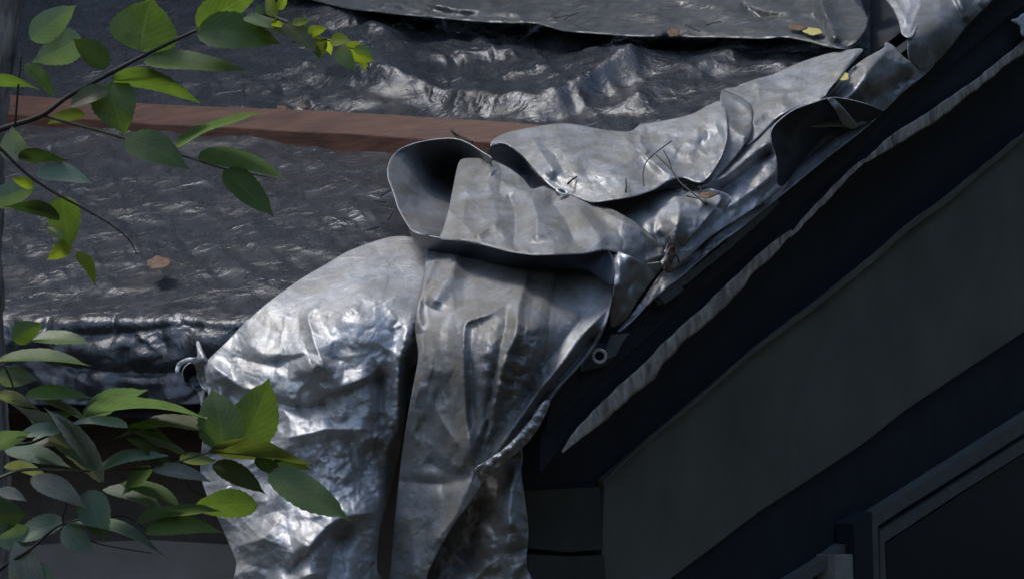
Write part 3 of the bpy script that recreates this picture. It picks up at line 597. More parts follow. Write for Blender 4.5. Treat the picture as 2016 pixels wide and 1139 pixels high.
# -- lower flap: open cup at the left
sp('curled_cup', [(764, 352), (763, 330), (772, 308), (790, 292), (820, 281), (860, 274), (895, 273), (922, 282), (948, 298), (968, 312), (960, 335), (925, 345), (910, 400), (905, 470), (870, 470), (838, 464), (812, 455), (798, 436), (784, 410), (776, 385), (770, 368)],
   [(764, 340, .50), (772, 308, .56), (820, 281, .62), (895, 273, .62), (962, 315, .46), (776, 385, .42), (798, 436, .36), (838, 464, .34), (875, 400, .07), (872, 340, .07), (835, 350, .25), (905, 460, .08), (920, 335, .09), (826, 410, .22)], 'silver_smooth',
   folds=[([(800, 390), (818, 425), (826, 460)], .012, 12, 10, .8)], step=3.2)
sp('lower_flap', [(905, 318), (930, 312), (968, 316), (1000, 330), (1030, 352), (1048, 372), (1075, 366), (1105, 370), (1140, 384), (1200, 410), (1250, 438), (1282, 466), (1304, 488), (1308, 502), (1298, 516), (1282, 519), (1240, 506), (1195, 492), (1150, 499), (1100, 501), (1050, 502), (1005, 496), (960, 484), (915, 474), (868, 470), (872, 452), (884, 410), (894, 360)],
   [(905, 320, .44), (968, 318, .40), (1048, 370, .33), (1105, 370, .31), (1200, 410, .24), (1304, 490, .10), (1290, 516, .12), (1195, 492, .26), (1100, 500, .35), (1005, 495, .36), (868, 470, .34), (890, 390, .38), (1000, 430, .37), (1120, 440, .34), (1230, 460, .24)], 'silver_smooth',
   folds=[([(955, 325), (985, 350), (1040, 378), (1100, 378)], 0.029, 20, 10, .7), ([(1000, 380), (1012, 420), (1015, 490)], -0.034, 18, 10, .6), ([(1045, 385), (1060, 430), (1058, 480)], 0.048, 16, 22, .5), ([(1080, 390), (1110, 430), (1140, 490)], -0.034, 14, 14, .5), ([(1130, 400), (1160, 440), (1200, 485)], 0.029, 20, 16, .5), ([(935, 468), (965, 448), (985, 438)], 0.024, 7, 6, .9), ([(1300, 488), (1302, 504), (1270, 516)], 0.024, 8, 8, .6), ([(1105, 378), (1200, 416), (1290, 476)], 0.024, 12, 8, .7), ([(960, 325), (968, 332), (975, 340)], 0.024, 8, 8, .5)],
   crum=[(.006, 50, 40, 0, 61)], crs=[(16, 90, 220, .022, 11, 112, (900, 320, 1300, 500), 75, 40), (34, 30, 110, .005, 6, 12, (900, 320, 1300, 500), 75, 60)], step=2.4)
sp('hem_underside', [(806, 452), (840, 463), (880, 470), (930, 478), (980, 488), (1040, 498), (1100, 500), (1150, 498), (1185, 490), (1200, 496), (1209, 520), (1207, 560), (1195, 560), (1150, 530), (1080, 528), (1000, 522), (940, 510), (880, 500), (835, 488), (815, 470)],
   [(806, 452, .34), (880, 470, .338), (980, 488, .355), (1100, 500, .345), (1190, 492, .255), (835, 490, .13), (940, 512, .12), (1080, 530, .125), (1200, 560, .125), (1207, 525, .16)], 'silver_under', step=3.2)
sp('corner_fold', [(1192, 492), (1212, 494), (1240, 504), (1272, 518), (1300, 516), (1302, 528), (1280, 556), (1255, 590), (1236, 622), (1214, 640), (1202, 640), (1204, 600), (1209, 560), (1207, 520)],
   [(1200, 494, .20), (1240, 505, .20), (1290, 520, .17), (1270, 570, .14), (1212, 636, .06), (1207, 560, .14)], 'silver', folds=[([(1222, 500), (1224, 530), (1218, 570)], .014, 7, 7, .7), ([(1245, 510), (1240, 560), (1222, 610)], -.02, 10, 8, .6)], crum=[(.008, 22, 30, 0, 14)], crs=[(14, 20, 60, .008, 5, 18, (1200, 500, 1290, 630), 90, 40)], step=3)
sp('middle_sheet', [(1150, 392), (1165, 398), (1205, 395), (1250, 386), (1295, 374), (1330, 371), (1358, 378), (1392, 372), (1420, 390), (1392, 430), (1350, 480), (1322, 510), (1304, 504), (1296, 478), (1262, 448), (1205, 416), (1160, 400)],
   [(1150, 394, .15), (1250, 388, .14), (1330, 372, .15), (1390, 385, .13), (1322, 508, .09), (1262, 446, .11), (1205, 415, .13), (1320, 430, .15)], 'silver', folds=[([(1328, 378), (1332, 420), (1326, 480)], 0.045, 14, 20, .95), ([(1262, 400), (1290, 430), (1310, 480)], -0.018, 12, 12, .5), ([(1345, 400), (1372, 410), (1390, 390)], 0.018, 8, 8, .8)], crum=[(.009, 34, 26, 0, 77)], crs=[(30, 16, 60, .009, 6, 13, (1150, 370, 1400, 510), 10, 90)], step=3)
sp('crumpled_corner', [(1330, 372), (1362, 380), (1400, 372), (1440, 392), (1402, 440), (1362, 480), (1322, 528), (1306, 530), (1314, 504), (1330, 470), (1336, 420)],
   [(1330, 372, .16), (1400, 374, .15), (1402, 440, .12), (1322, 526, .10), (1314, 506, .12), (1340, 430, .10)], 'silver_crink', folds=[([(1345, 400), (1360, 440), (1345, 480)], -.02, 10, 10, .6), ([(1365, 400), (1375, 430), (1360, 460)], .02, 9, 9, .8)], crum=[(.016, 26, 22, 0, 81)], crs=[(30, 14, 40, .010, 5, 14, (1310, 370, 1440, 530), 10, 90)], step=3)

# -- pleated centre drape, hanging from the hem
sp('pleated_drape', [(848, 478), (900, 480), (1000, 490), (1100, 500), (1205, 505), (1207, 560), (1200, 612), (1188, 650), (1168, 688), (1140, 722), (1108, 756), (1082, 790), (1060, 822), (1030, 872), (990, 905), (960, 930), (944, 960), (925, 990), (900, 1022), (870, 1070), (845, 1120), (825, 1170), (768, 1170), (770, 1110), (776, 1040), (784, 960), (792, 890), (803, 820), (814, 760), (824, 700), (818, 650), (822, 600), (834, 545)],
   [(848, 478, .11), (1000, 490, .09), (1205, 505, .11), (1120, 545, .035), (1165, 585, .06), (1040, 525, .07), (920, 510, .11), (1205, 600, .12), (1140, 720, .12), (1030, 870, .12), (944, 958, .16), (845, 1120, .12), (770, 1160, .08), (790, 900, .10), (820, 700, .12), (834, 545, .12), (950, 640, .15), (1050, 640, .13), (900, 850, .15), (870, 1000, .14)], 'silver_smooth',
   folds=[([(862, 500), (838, 550), (824, 612), (828, 660)], 0.034, 26, 10, .5), ([(900, 500), (880, 550), (850, 600)], 0.051, 22, 20, .4), ([(1005, 596), (960, 618), (918, 636), (912, 680), (914, 780), (922, 860), (934, 915)], 0.037, 16, 9, .85),
          ([(1000, 600), (985, 700), (960, 820), (938, 912)], -0.044, 12, 20, .6), ([(1040, 520), (1018, 620), (990, 740), (960, 850), (940, 915)], 0.054, 34, 12, .55), ([(1098, 540), (1078, 640), (1060, 740), (1000, 850)], -0.034, 10, 26, .6), ([(1092, 520), (1086, 600), (1066, 700)], 0.017, 8, 18, .8),
          ([(1204, 590), (1150, 660), (1080, 748), (1020, 830), (960, 912)], 0.058, 12, 22, .85), ([(1190, 640), (1130, 715), (1060, 800), (1000, 880)], -0.051, 12, 10, .6), ([(1204, 560), (1196, 625), (1160, 690), (1110, 748), (1070, 796)], 0.027, 7, 7, .7), ([(880, 620), (850, 700), (845, 760), (870, 830), (925, 905)], 0.020, 26, 18, .7), ([(780, 950), (860, 955), (930, 935)], -0.014, 14, 14, .5), ([(940, 925), (900, 1000), (850, 1080)], 0.027, 12, 30, .5),
          ([(835, 900), (880, 930), (930, 930)], -0.017, 18, 14, .5), ([(800, 1000), (815, 1080), (820, 1150)], 0.017, 20, 20, .5)],
   crum=[(.012, 24, 18, 40, 92, lambda x, y: np.exp(-(((x - 1010) / 45) ** 2 + ((y - 745) / 80) ** 2)))], crs=[(20, 120, 320, .016, 11, 115, (780, 500, 1200, 1160), 98, 22), (30, 40, 140, .005, 6, 15, (780, 500, 1200, 1160), 95, 35), (40, 14, 50, .008, 5, 16, (960, 640, 1080, 860), 80, 60)], step=2.4)
sp('rope_edge', [(1070, 790), (1082, 792), (1066, 830), (1040, 868), (1000, 905), (962, 936), (948, 948), (938, 936), (934, 922), (960, 905), (1000, 876), (1040, 832)],
   [(1076, 792, .15), (1000, 905, .17), (1000, 878, .19), (942, 930, .20), (1040, 868, .16)], 'silver_crink', folds=[([(1076, 794), (1030, 858), (975, 905), (940, 930)], .014, 8, 8, .2)], crum=[(.012, 12, 9, 40, 17)], step=2.6)
sp('shadowed_drape', [(1022, 872), (1028, 900), (1026, 930), (1034, 990), (1040, 1050), (1036, 1110), (1040, 1170), (815, 1170), (850, 1080), (900, 1000), (945, 940), (985, 905)],
   [(1022, 874, .03), (1036, 1000, .04), (1038, 1160, .05), (820, 1160, .03), (900, 1000, .02), (960, 930, .02), (1005, 1000, .09), (940, 1080, .04)], 'silver', folds=[([(1018, 905), (1006, 960), (1002, 1020), (996, 1085)], .040, 12, 22, .8), ([(960, 980), (930, 1060), (900, 1130)], -.03, 20, 20, .4), ([(996, 1080), (960, 1110), (930, 1150)], .02, 14, 14, .8), ([(1000, 1085), (1008, 1120), (1004, 1160)], .018, 8, 8, .9)], crum=[(.014, 30, 26, 0, 66, lambda x, y: np.clip((y - 930) / 120, 0.15, 1))], crs=[(50, 20, 90, .012, 7, 17, (830, 900, 1040, 1160), 90, 60)], step=3.2)
# -- crumpled lobe at the left
LOBE = [(848, 478), (800, 466), (765, 468), (720, 482), (680, 498), (640, 522), (600, 545), (560, 572), (520, 602), (480, 638), (445, 674), (412, 706), (402, 715), (405, 740), (412, 800), (400, 860), (395, 930), (408, 975), (425, 1010), (445, 1055), (465, 1105), (482, 1175), (752, 1175), (742, 1120), (748, 1040), (762, 990), (776, 930), (790, 870), (800, 800), (812, 735), (824, 690), (824, 640), (832, 560)]
sp('crumpled_lobe', LOBE,
   [(848, 478, .05), (765, 468, .07), (640, 522, .09), (520, 602, .11), (402, 715, .13), (395, 930, .12), (482, 1160, .24), (750, 1160, .12), (776, 930, .06), (815, 735, .03), (826, 640, .06), (700, 600, .18), (600, 700, .20), (560, 850, .20), (600, 1000, .25), (600, 1150, .32), (700, 850, .17), (700, 720, .18)], 'silver_crink',
   folds=[([(640, 590), (610, 620), (625, 690), (640, 730)], 0.027, 10, 16, .9), ([(450, 700), (530, 720), (620, 700), (700, 715)], -0.021, 12, 16, .6), ([(600, 540), (700, 560), (800, 600)], 0.018, 24, 16, .6), ([(520, 780), (590, 800), (660, 790)], -0.030, 14, 14, .5), ([(600, 700), (640, 760), (720, 740), (760, 700)], 0.030, 14, 14, .8), ([(640, 780), (700, 760), (760, 740)], -0.030, 14, 14, .6),
          ([(560, 860), (640, 845), (730, 850)], 0.030, 12, 20, .8), ([(735, 700), (750, 760), (745, 840)], -0.033, 14, 14, .5), ([(700, 870), (740, 860), (775, 880)], 0.030, 10, 12, .7), ([(800, 640), (785, 720), (790, 800), (775, 860)], 0.048, 12, 18, .5), ([(818, 690), (805, 780), (792, 860), (770, 980), (750, 1060)], -0.083, 12, 12, .3),
          ([(405, 712), (470, 760), (540, 770)], 0.027, 12, 12, .8), ([(405, 715), (440, 800), (470, 860)], 0.024, 12, 12, .8), ([(470, 1080), (520, 1060), (560, 1010)], 0.021, 14, 14, .8), ([(600, 1100), (640, 1040), (700, 1010), (745, 1000)], 0.038, 16, 22, .7), ([(560, 1139), (620, 1080), (650, 1060)], -0.030, 12, 12, .6), ([(690, 1020), (660, 1090), (640, 1160)], -0.030, 18, 18, .5)],
   crum=[(.020, 95, 70, 20, 101, lambda x, y: np.clip((y - 560) / 160, .15, 1)), (.006, 40, 34, 60, 102, lambda x, y: np.clip((y - 580) / 200, .10, 1)), (.010, 24, 20, 0, 103, lambda x, y: np.exp(-(((x - 700) / 100) ** 2 + ((y - 930) / 80) ** 2)) + .5 * np.exp(-(((x - 790) / 40) ** 2 + ((y - 760) / 90) ** 2)))], crs=[(60, 80, 220, .016, 11, 1, (400, 480, 840, 1160), 20, 90), (110, 30, 90, .005, 3, 2, (400, 560, 830, 1160), 0, 90), (90, 14, 46, .0045, 2.2, 3, (620, 850, 780, 1020), 0, 90), (60, 14, 50, .0045, 2.2, 4, (760, 640, 830, 880), 80, 50)], step=2.2)
# -- twisted corner tie
sp('twisted_corner', [(386, 674), (392, 672), (400, 692), (410, 712), (412, 730), (416, 752), (408, 772), (396, 760), (390, 744), (384, 720), (372, 712), (356, 722), (352, 736), (345, 730), (350, 714), (368, 704), (388, 702), (388, 688)],
   [(388, 674, .10), (410, 712, .13), (408, 770, .10), (348, 730, .16), (385, 704, .15), (400, 740, .09)], 'silver_crink', folds=[([(392, 680), (402, 720), (406, 765)], .014, 6, 6, .8)], crum=[(.006, 14, 14, 0, 7)], step=2.6)
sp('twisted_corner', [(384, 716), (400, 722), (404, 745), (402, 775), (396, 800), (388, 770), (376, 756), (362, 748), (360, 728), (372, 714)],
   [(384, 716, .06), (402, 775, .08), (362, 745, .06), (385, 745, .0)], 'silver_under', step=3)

def grommet(x, y, d, r, ex=1.0, ang=0):
    n = 28; m_ = 8; c = P(x, y, d); vs = []; fs = []; ax = rt * math.cos(ang) + up * math.sin(ang); bx = (-rt * math.sin(ang) + up * math.cos(ang)) * ex + fw * math.sqrt(max(0, 1 - ex * ex)); nz = np.cross(ax, bx)
    for i in range(n):
        q = 2 * math.pi * i / n; dirv = ax * math.cos(q) + bx * math.sin(q)
        for j in range(m_):
            w_ = 2 * math.pi * j / m_; vs.append(c + dirv * (r + r * .28 * math.cos(w_)) + nz * r * .16 * math.sin(w_))
    for i in range(n):
        for j in range(m_): fs.append((i * m_ + j, ((i + 1) % n) * m_ + j, ((i + 1) % n) * m_ + (j + 1) % m_, i * m_ + (j + 1) % m_))
    o = link('grommet', mesh_from('grommet', vs, fs), M['brass'], ST)
    k = [tuple(c + (ax * math.cos(2 * math.pi * i / n) + bx * math.sin(2 * math.pi * i / n)) * r * .72 + fw * .0005) for i in range(n)]
    link('hole', mesh_from('hole', k, [tuple(range(n))]), M['felt'], o, smooth=False)
E_ = lambda x, y: float(env(np.array(float(x)), np.array(float(y))))
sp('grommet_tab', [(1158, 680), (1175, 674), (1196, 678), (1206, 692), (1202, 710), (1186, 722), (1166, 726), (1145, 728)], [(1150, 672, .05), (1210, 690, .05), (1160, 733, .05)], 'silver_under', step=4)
grommet(1180, 700, E_(1180, 700) - .10, .0125)
grommet(1107, 377, E_(1107, 377) - .375, .0115, .45, -.35)
grommet(455, 968, E_(455, 968) - .17, .0105, .95)

# ------------------------------------------------------------------ leaves and branches
rng = random.Random(11)
def leaf(parent, b, t, hw, kind, dep, depth_t=None, tilt=None, bend=None, fold_=None, name='leaf'):
    """hw = half width as seen, in photo pixels"""
    b3 = P(b[0], b[1], dep); t3 = P(t[0], t[1], depth_t if depth_t is not None else dep + rng.uniform(-.03, .03))
    a = t3 - b3; L = np.linalg.norm(a); a /= L; view = (b3 - CAMPOS) / np.linalg.norm(b3 - CAMPOS)
    s = np.cross(a, view); s /= np.linalg.norm(s); n = np.cross(s, a)
    app = hw / FPX * dep; nat = max(app, L * .24); phi = math.acos(min(1, app / nat)) if tilt is None else tilt
    sg = rng.choice((-1, 1)) if app < .8 * nat else 1
    s2 = s * math.cos(phi) + n * math.sin(phi) * sg; n2 = np.cross(s2, a)
    if n2[2] < 0: n2 = -n2
    nu, nv = 22, 6; bend = rng.uniform(-.05, .05) if bend is None else bend; fd = rng.uniform(.10, .28) if fold_ is None else fold_
    arch = rng.uniform(.03, .09); wav = rng.uniform(.2, .5); ph = rng.uniform(0, 6)
    vs = []; uvs = []; fs = []
    for i in range(nu + 1):
        t_ = i / nu; wd = nat * min(1.0, (math.sin(math.pi * min(1, t_ ** .72)) ** .8) * (1 - .25 * t_) * 1.13) if 0 < t_ < 1 else 0
        if t_ > .86: wd = nat * .26 * ((1 - t_) / .14) ** 1.1 + 0 * wd if wd > nat * .26 * ((1 - t_) / .14) ** 1.1 else wd
        c = b3 + a * L * t_ + s2 * bend * L * math.sin(math.pi * t_) + n2 * arch * L * math.sin(math.pi * t_)
        for j in range(-nv, nv + 1):
            v = j / nv; tooth = 1 + (.05 if (i % 2) else -.02) * (abs(v) > .95)
            z = -abs(v) * fd * wd * 0 + abs(v) ** 1.3 * fd * wd + wav * .12 * nat * abs(v) ** 2 * math.sin(t_ * 9 + ph + (1.5 if v > 0 else 0))
            vs.append(c + s2 * v * wd * tooth + n2 * z); uvs.append((t_, v))
    m_ = 2 * nv + 1
    for i in range(nu):
        for j in range(m_ - 1): fs.append((i * m_ + j, i * m_ + j + 1, (i + 1) * m_ + j + 1, (i + 1) * m_ + j))
    me = mesh_from(name, vs, fs); uvl = me.uv_layers.new(name='UVMap')
    for l in me.loops: uvl.data[l.index].uv = uvs[l.vertex_index]
    o = link(name, me, LM[kind], parent); return o
def branch(name, pts, mat, parent, loc=None):
    c = catmull(pts, 7); p3 = P(c[:, 0], c[:, 1], c[:, 2]); r = c[:, 3] / FPX * c[:, 2]
    return tube(name, p3, r, mat, parent)

tree = empty('tree', P(5, 260, 4.5) * np.array([1, 1, 0]) + np.array([0, 0, -1.2]), 'grey barked tree at the upper left edge, its leafy branch crossing the timber board', 'tree')
tk = []
for (x, y, r_) in [(-30, 1500, 60), (-30, 900, 48), (-25, 500, 30), (-16, 330, 24), (-8, 200, 24), (6, 100, 28), (14, 0, 33), (24, -120, 34), (40, -400, 34)]: tk.append((x, y, 4.75, r_))
ct = catmull(tk, 12); pt = P(ct[:, 0], ct[:, 1], ct[:, 2]); rr = ct[:, 3] / FPX * ct[:, 2]
to = tube('trunk', pt, rr, M['bark'], tree, 20)
for v in to.data.vertices:
    q = v.co; nn = vnoise(np.array(q.x * 60), np.array(q.z * 14), 2) * .004 + vnoise(np.array(q.x * 160 + q.y * 90), np.array(q.z * 30), 3) * .003; v.co.x += float(nn); v.co.y += float(nn)
D1 = 4.3
br = branch('branch', [(-20, 262, D1 + .2, 6), (28, 246, D1 + .1, 5.5), (84, 227, D1, 5), (133, 191, D1, 4.5), (211, 148, D1, 4.2), (281, 111, D1, 3.8), (386, 61, D1, 3), (457, 39, D1, 2.4), (509, 28, D1, 2), (562, 44, D1, 1.7), (615, 67, D1, 1.5), (667, 88, D1, 1.3), (700, 98, D1, 1)], M['twig'], tree)
b2 = branch('branch', [(84, 227, D1, 3.2), (150, 246, D1, 3), (230, 268, D1, 2.6), (300, 290, D1, 2.2), (370, 310, D1, 1.8), (440, 332, D1, 1.4), (545, 352, D1, .8)], M['greentwig'], tree)
b3_ = branch('branch', [(-30, 262, D1 - .1, 3.6), (0, 292, D1 - .1, 3.4), (50, 340, D1 - .1, 3), (100, 375, D1 - .1, 2.8), (160, 408, D1 - .1, 2.2), (215, 440, D1 - .1, 1.7), (252, 470, D1 - .1, 1.4), (270, 500, D1 - .1, 1)], M['twig'], tree)
b4 = branch('branch', [(42, 108, D1, 1.5), (36, 170, D1, 2), (30, 244, D1, 2.4)], M['twig'], tree)
for par, b, t, hw, kd in [(br, (279, 101), (300, -6), 66, 'g'), (br, (386, 52), (520, -30), 30, 'g'), (br, (386, 66), (556, 88), 36, 'g'), (br, (213, 130), (142, 76), 24, 'd'), (br, (60, 78), (152, 10), 28, 'b'), (br, (158, 72), (62, 124), 33, 'b'),
                          (br, (282, 122), (490, 140), 19, 'g'), (br, (218, 156), (396, 204), 20, 'g'), (br, (218, 162), (248, 268), 44, 'g'), (br, (212, 176), (132, 214), 17, 'o'), (b2, (166, 222), (92, 245), 13, 'o'),
                          (b4, (48, 128), (108, 192), 15, 'g'), (b4, (-30, 164), (78, 176), 11, 'g'), (b2, (246, 272), (374, 334), 31, 'g'), (b2, (345, 290), (518, 222), 10, 'b'), (b2, (388, 312), (572, 358), 19, 'b'), (b2, (440, 336), (540, 428), 27, 'l'),
                          (b3_, (32, 318), (24, 248), 26, 'p'), (b3_, (36, 312), (134, 316), 13, 'd'), (b3_, (72, 338), (184, 362), 19, 'b'), (b3_, (-16, 396), (74, 366), 24, 'b'), (b3_, (66, 368), (22, 352), 11, 'y'), (b3_, (118, 432), (6, 408), 14, 'd'), (b3_, (122, 386), (138, 496), 32, 'g'), (b3_, (136, 480), (92, 512), 16, 'y'), (b3_, (150, 496), (188, 562), 12, 'y'), (b3_, (120, 470), (92, 446), 9, 'l'),
                          (br, (506, 34), (604, 86), 17, 'o'), (br, (545, 32), (528, -14), 12, 'y'), (br, (548, 20), (566, -10), 9, 'y'), (br, (560, 46), (626, 106), 18, 'o'), (br, (596, 62), (598, 20), 5, 'p'), (br, (625, 72), (628, 118), 16, 'o'), (br, (606, 64), (644, 56), 11, 'y'), (br, (650, 80), (692, 82), 13, 'y'), (br, (676, 92), (738, 122), 19, 'y'), (br, (668, 92), (702, 142), 17, 'l'), (br, (535, 40), (560, 62), 9, 'y'), (br, (590, 55), (575, 88), 9, 'y'), (br, (640, 78), (652, 110), 10, 'y'), (br, (615, 68), (600, 98), 9, 'o'), (br, (690, 96), (722, 140), 12, 'y'), (br, (697, 96), (735, 104), 10, 'l'), (br, (575, 48), (610, 40), 8, 'y'), (br, (520, 30), (505, 6), 8, 'l'), (br, (480, 34), (540, 58), 12, 'l')]:
    leaf(par, b, t, hw, kd, D1 + rng.uniform(-.02, .02))

D2 = 3.9
sap = empty('sapling', P(-60, 900, D2) * np.array([1, 1, 0]) + np.array([0, 0, -1.2]), 'dense leafy sapling in the bottom left corner, overlapping the hanging silver tarp', 'sapling')
stem = branch('stem', [(-70, 3800, D2, 12), (-75, 2000, D2, 10), (-70, 1400, D2, 9), (-60, 1100, D2, 8), (-40, 950, D2, 7), (-24, 800, D2, 5), (-10, 660, D2, 3)], M['bark'], sap)
s1 = branch('branch', [(-36, 930, D2, 4), (0, 880, D2, 3.4), (60, 871, D2, 3), (125, 845, D2, 2), (180, 838, D2, 1.4), (250, 842, D2, 1.2), (340, 850, D2, 1)], M['twig'], sap)
s2_ = branch('branch', [(-42, 960, D2, 4), (40, 925, D2, 3), (130, 925, D2, 2.6), (200, 926, D2, 2.4), (300, 920, D2, 2), (352, 908, D2, 1.8), (420, 890, D2, 1.4), (520, 900, D2, 1.1)], M['greentwig'], sap)
s3 = branch('branch', [(60, 905, D2, 2.5), (88, 926, D2, 2.2), (102, 948, D2, 1.8), (130, 990, D2, 1.6), (125, 1030, D2, 1.6), (190, 1068, D2, 1.2), (300, 1088, D2, .8)], M['twig'], sap)
s4 = branch('branch', [(-20, 1160, D2, 5), (0, 1120, D2, 4), (60, 1080, D2, 3), (125, 1030, D2, 2), (240, 1015, D2, 1.5), (290, 1045, D2, 1.2)], M['twig'], sap)
s5 = branch('branch', [(-30, 850, D2, 3), (0, 720, D2, 2.2), (26, 760, D2, 1.8), (26, 790, D2, 1.4)], M['twig'], sap)
s6 = branch('branch', [(340, 912, D2, 1.6), (360, 925, D2, 1.4), (372, 958, D2, 1.2), (400, 975, D2, 1)], M['twig'], sap)
for par, b, t, hw, kd in [(s5, (25, 668), (86, 636), 22, 'g'), (s5, (62, 668), (184, 678), 14, 'g'), (s5, (-8, 712), (182, 720), 12, 'g'), (s5, (-6, 742), (74, 746), 20, 'p'), (s1, (50, 778), (186, 784), 14, 'g'),
                          (s1, (162, 820), (292, 766), 22, 'b'), (s1, (168, 818), (408, 824), 11, 'b'), (s1, (252, 842), (126, 838), 9, 'p'), (s1, (420, 846), (222, 862), 13, 'o'), (s2_, (440, 884), (416, 762), 44, 'g'), (s2_, (468, 886), (530, 742), 48, 'g'),
                          (s2_, (410, 888), (616, 914), 19, 'o'), (s2_, (418, 914), (524, 972), 21, 'o'), (s2_, (528, 930), (690, 1024), 33, 'l'), (s2_, (354, 905), (428, 906), 12, 'p'), (s2_, (332, 915), (246, 860), 13, 'o'), (s1, (366, 893), (262, 866), 8, 'p'),
                          (s1, (206, 946), (22, 796), 28, 'w'), (s1, (180, 920), (86, 802), 18, 'w'), (s1, (8, 886), (142, 920), 18, 'b'), (s3, (8, 916), (102, 948), 12, 'w'), (s1, (166, 826), (78, 786), 8, 'w'), (s1, (-6, 780), (78, 806), 12, 'w'), (s2_, (190, 922), (332, 896), 13, 'b'),
                          (s2_, (238, 950), (362, 1004), 15, 'l'), (s2_, (202, 962), (332, 1022), 17, 'p'), (s4, (172, 964), (208, 1068), 32, 'b'), (s6, (506, 992), (368, 1000), 28, 'g'), (s4, (268, 1030), (442, 1006), 12, 'b'), (s4, (284, 1048), (446, 1050), 18, 'g'), (s3, (126, 1028), (18, 1062), 22, 'b'),
                          (s3, (126, 1034), (188, 1088), 25, 'b'), (s3, (128, 1030), (324, 1092), 12, 'b'), (s3, (-4, 964), (54, 986), 12, 'w'), (s3, (-40, 1020), (56, 1010), 34, 'd'), (s4, (60, 1170), (28, 1062), 33, 'w'), (s3, (-20, 880), (60, 850), 18, 'b'), (s4, (40, 1110), (120, 1150), 22, 'b'), (s1, (120, 845), (30, 862), 14, 'b'), (s1, (60, 871), (160, 884), 13, 'w'), (s2_, (190, 925), (110, 880), 13, 'b'), (s2_, (300, 920), (240, 975), 15, 'b'), (s1, (250, 842), (345, 872), 12, 'g'), (s1, (60, 845), (150, 812), 13, 'g'), (s2_, (540, 900), (612, 924), 14, 'd'), (s2_, (500, 905), (560, 930), 14, 'g'), (s3, (60, 940), (170, 1000), 22, 'w'), (s2_, (300, 925), (420, 950), 14, 'w'), (s4, (-10, 1060), (70, 1040), 26, 'b')]:
    leaf(par, b, t, hw, kd, D2 + rng.uniform(-.03, .03))

# ------------------------------------------------------------------ litter on the tarps
def dead(x, y, sx, sy, mat, off, label, cat='leaf', seed=1, group=None):
    n = 22; c = []; rg = random.Random(seed)
    for i in range(n):
        q = 2 * math.pi * i / n; r_ = 1 + .14 * math.sin(2 * q + seed) + .10 * math.sin(5 * q + seed * 2) + rg.uniform(-.08, .08)
        c.append((x + sx * r_ * math.cos(q) * .8, y + sy * r_ * math.sin(q) * .8))
    o = panel('fallen_leaf', c, offs([(x, y)], off + .004) + offs([(x - sx, y), (x + sx, y), (x, y + sy)], off) + offs([(x, y - sy)], off - .01), mat, None, crum=[(.006, 9, 8, 0, seed)], step=3, thick=.0008)
    tag(o, label, cat, group); return o
dead(313, 517, 26, 17, M['deadleaf'], .16, 'orange brown dead leaf lying on the dark tarp near the eave fold', seed=2)
dead(1657, 150, 20, 10, M['yellowleaf'], .30, 'yellow oval leaf caught in a crease of the silver tarp', seed=5)
dead(1600, 62, 24, 9, M['yellowleaf'], .31, 'dull yellow leaf among brown litter on the upper tarp hem', seed=6)
dead(1570, 54, 22, 8, M['deadleaf'], .31, 'brown leaf scrap beside the dull yellow leaf on the upper tarp', seed=7)
dead(1326, 64, 14, 12, M['deadleaf'], .31, 'small brown leaf hanging over the hem of the upper tarp', seed=8)
dead(1322, 500, 9, 22, M['deadleaf'], .15, 'reddish brown leaf wedged upright in the corner of silver folds', seed=9)
dead(1316, 530, 12, 8, M['deadleaf'], .13, 'brown leaf crumb below the wedged reddish leaf at the rake edge', seed=12)
dead(1392, 384, 22, 7, M['deadleaf'], .20, 'brown litter leaf in the fold below the dry stalks', seed=10)
dead(556, 212, 14, 5, M['deadleaf'], .16, 'curled brown leaf resting on the timber board', seed=13)
dead(598, 210, 11, 4, M['deadleaf'], .16, 'smaller brown leaf scrap on the timber board, right of the curled one', seed=14)
def twig(pts, label, off, w0=2.0, w1=1.0, name='twig'):
    c = catmull([(x, y) for x, y in pts], 6); n = len(c); d = [E_(x, y) - off for x, y in c]; p3 = P(c[:, 0], c[:, 1], np.array(d))
    o = tube(name, p3, [(w0 + (w1 - w0) * i / n) / FPX * 5.2 for i in range(n)], M['twig']); tag(o, label, 'twig'); return o
twig([(862, 236), (880, 250), (905, 268), (930, 280)], 'short dark stick lying askew on the timber board', .20, 3.2, 2.4)
t1 = twig([(1392, 404), (1370, 385), (1340, 360), (1322, 335), (1305, 318), (1292, 305)], 'dry forked stalk standing in the folds of the silver upper flap', .42, 2.0, 1.2)
for q in ([(1322, 335), (1318, 318), (1306, 296)], [(1268, 366), (1266, 342), (1272, 320), (1292, 300), (1322, 278)]):
    c = catmull(q, 6); p3 = P(c[:, 0], c[:, 1], np.array([E_(x, y) - .42 for x, y in c])); tube('side_shoot', p3, 1.3 / FPX * 5.2, M['twig'], t1)
twig([(1118, 362), (1126, 354), (1136, 348)], 'tiny dark splinter on the silver flap, above the eyelet', .42, 2.4, 1.2)
twig([(1232, 378), (1233, 366), (1232, 352)], 'tiny upright dark thorn on the silver flap, right of the splinter', .41, 2.2, 1.2)
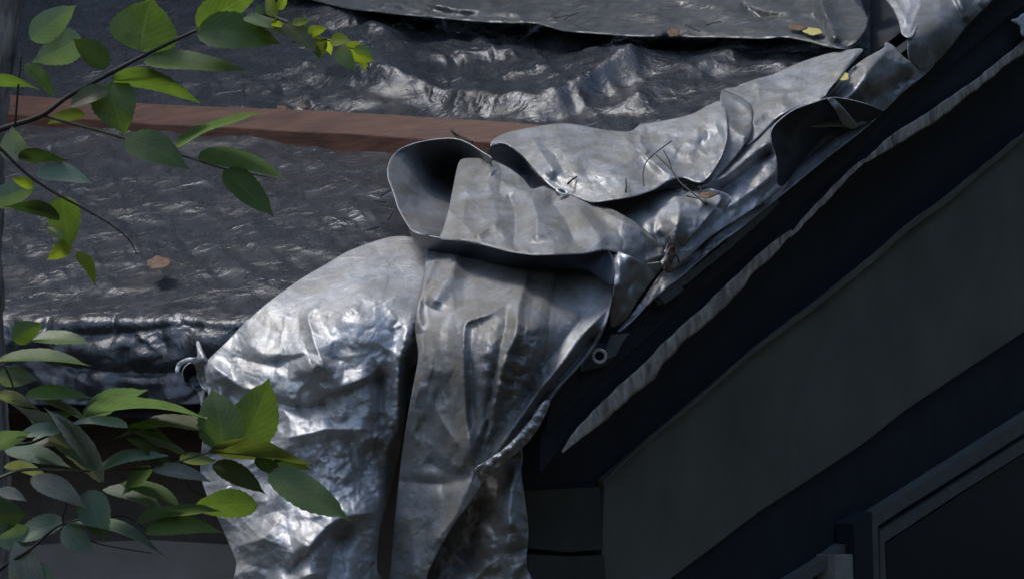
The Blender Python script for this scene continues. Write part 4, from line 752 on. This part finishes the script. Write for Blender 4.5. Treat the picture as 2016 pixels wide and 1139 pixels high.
for i, (x, y, a_) in enumerate([(1110, 40, .6), (1130, 48, -.5), (1090, 36, .2), (1350, 48, -.6), (1390, 50, .3)]):
    twig([(x, y), (x + 14 * math.cos(a_), y - 14 * math.sin(a_)), (x + 30 * math.cos(a_ * .5), y - 26 * math.sin(a_))], ['dark curled twig on the upper tarp, middle of three close together', 'dark twig just right of the curled twig on the upper tarp', 'dark twig just left of the curled twig on the upper tarp', 'dark twig rising beside the small brown leaf of the upper tarp', 'thin dark twig right of the small brown leaf on the upper tarp'][i], .33, 1.6, .9)
for i, (x, y, a_, L_) in enumerate([(1345, 372, .5, 26), (1362, 390, -.4, 22), (1380, 376, 1.2, 18), (1408, 386, .2, 20), (1306, 522, .9, 18), (1334, 508, 1.9, 20), (762, 380, .4, 26), (748, 398, -.3, 22), (770, 425, .9, 18), (735, 452, .1, 24)]):
    twig([(x - L_ / 2 * math.cos(a_), y + L_ / 2 * math.sin(a_)), (x, y - 2), (x + L_ / 2 * math.cos(a_ + .3), y - L_ / 2 * math.sin(a_ + .3))],
         ['dark bit of stalk under the foot of the forked stalk', 'lower bit of stalk in the litter below the upper flap', 'short upright bit of stalk right of the forked stalk', 'rightmost bit of stalk in the litter below the upper flap', 'bit of stalk left of the wedged reddish leaf', 'bit of stalk leaning over the wedged reddish leaf',
          'dark bit of stalk on the old tarp beside the curled flap, upper of the pair', 'dark bit of stalk on the old tarp beside the curled flap, lower of the pair', 'bit of stalk tucked against the bottom of the curled flap', 'bit of stalk on the old tarp just above the hanging tarp'][i], .20 if x > 1000 else .10, 1.8, 1.0)
# pale sheet added in place of the sky showing through at the right edge
sc_ = panel('torn_scrap', [(1990, 40), (2004, 36), (2012, 28), (2030, 26), (2040, 60), (2022, 74), (2010, 68), (2008, 52)], offs([(1990, 40), (2030, 30), (2015, 70)], .06), flat_mat('sky_patch_white', (.6, .7, .72), (.75, .82, .83), 20, .4), None, step=4)
tag(sc_, 'bright patch of sky showing through at the right edge, made as a pale sheet', 'scrap')
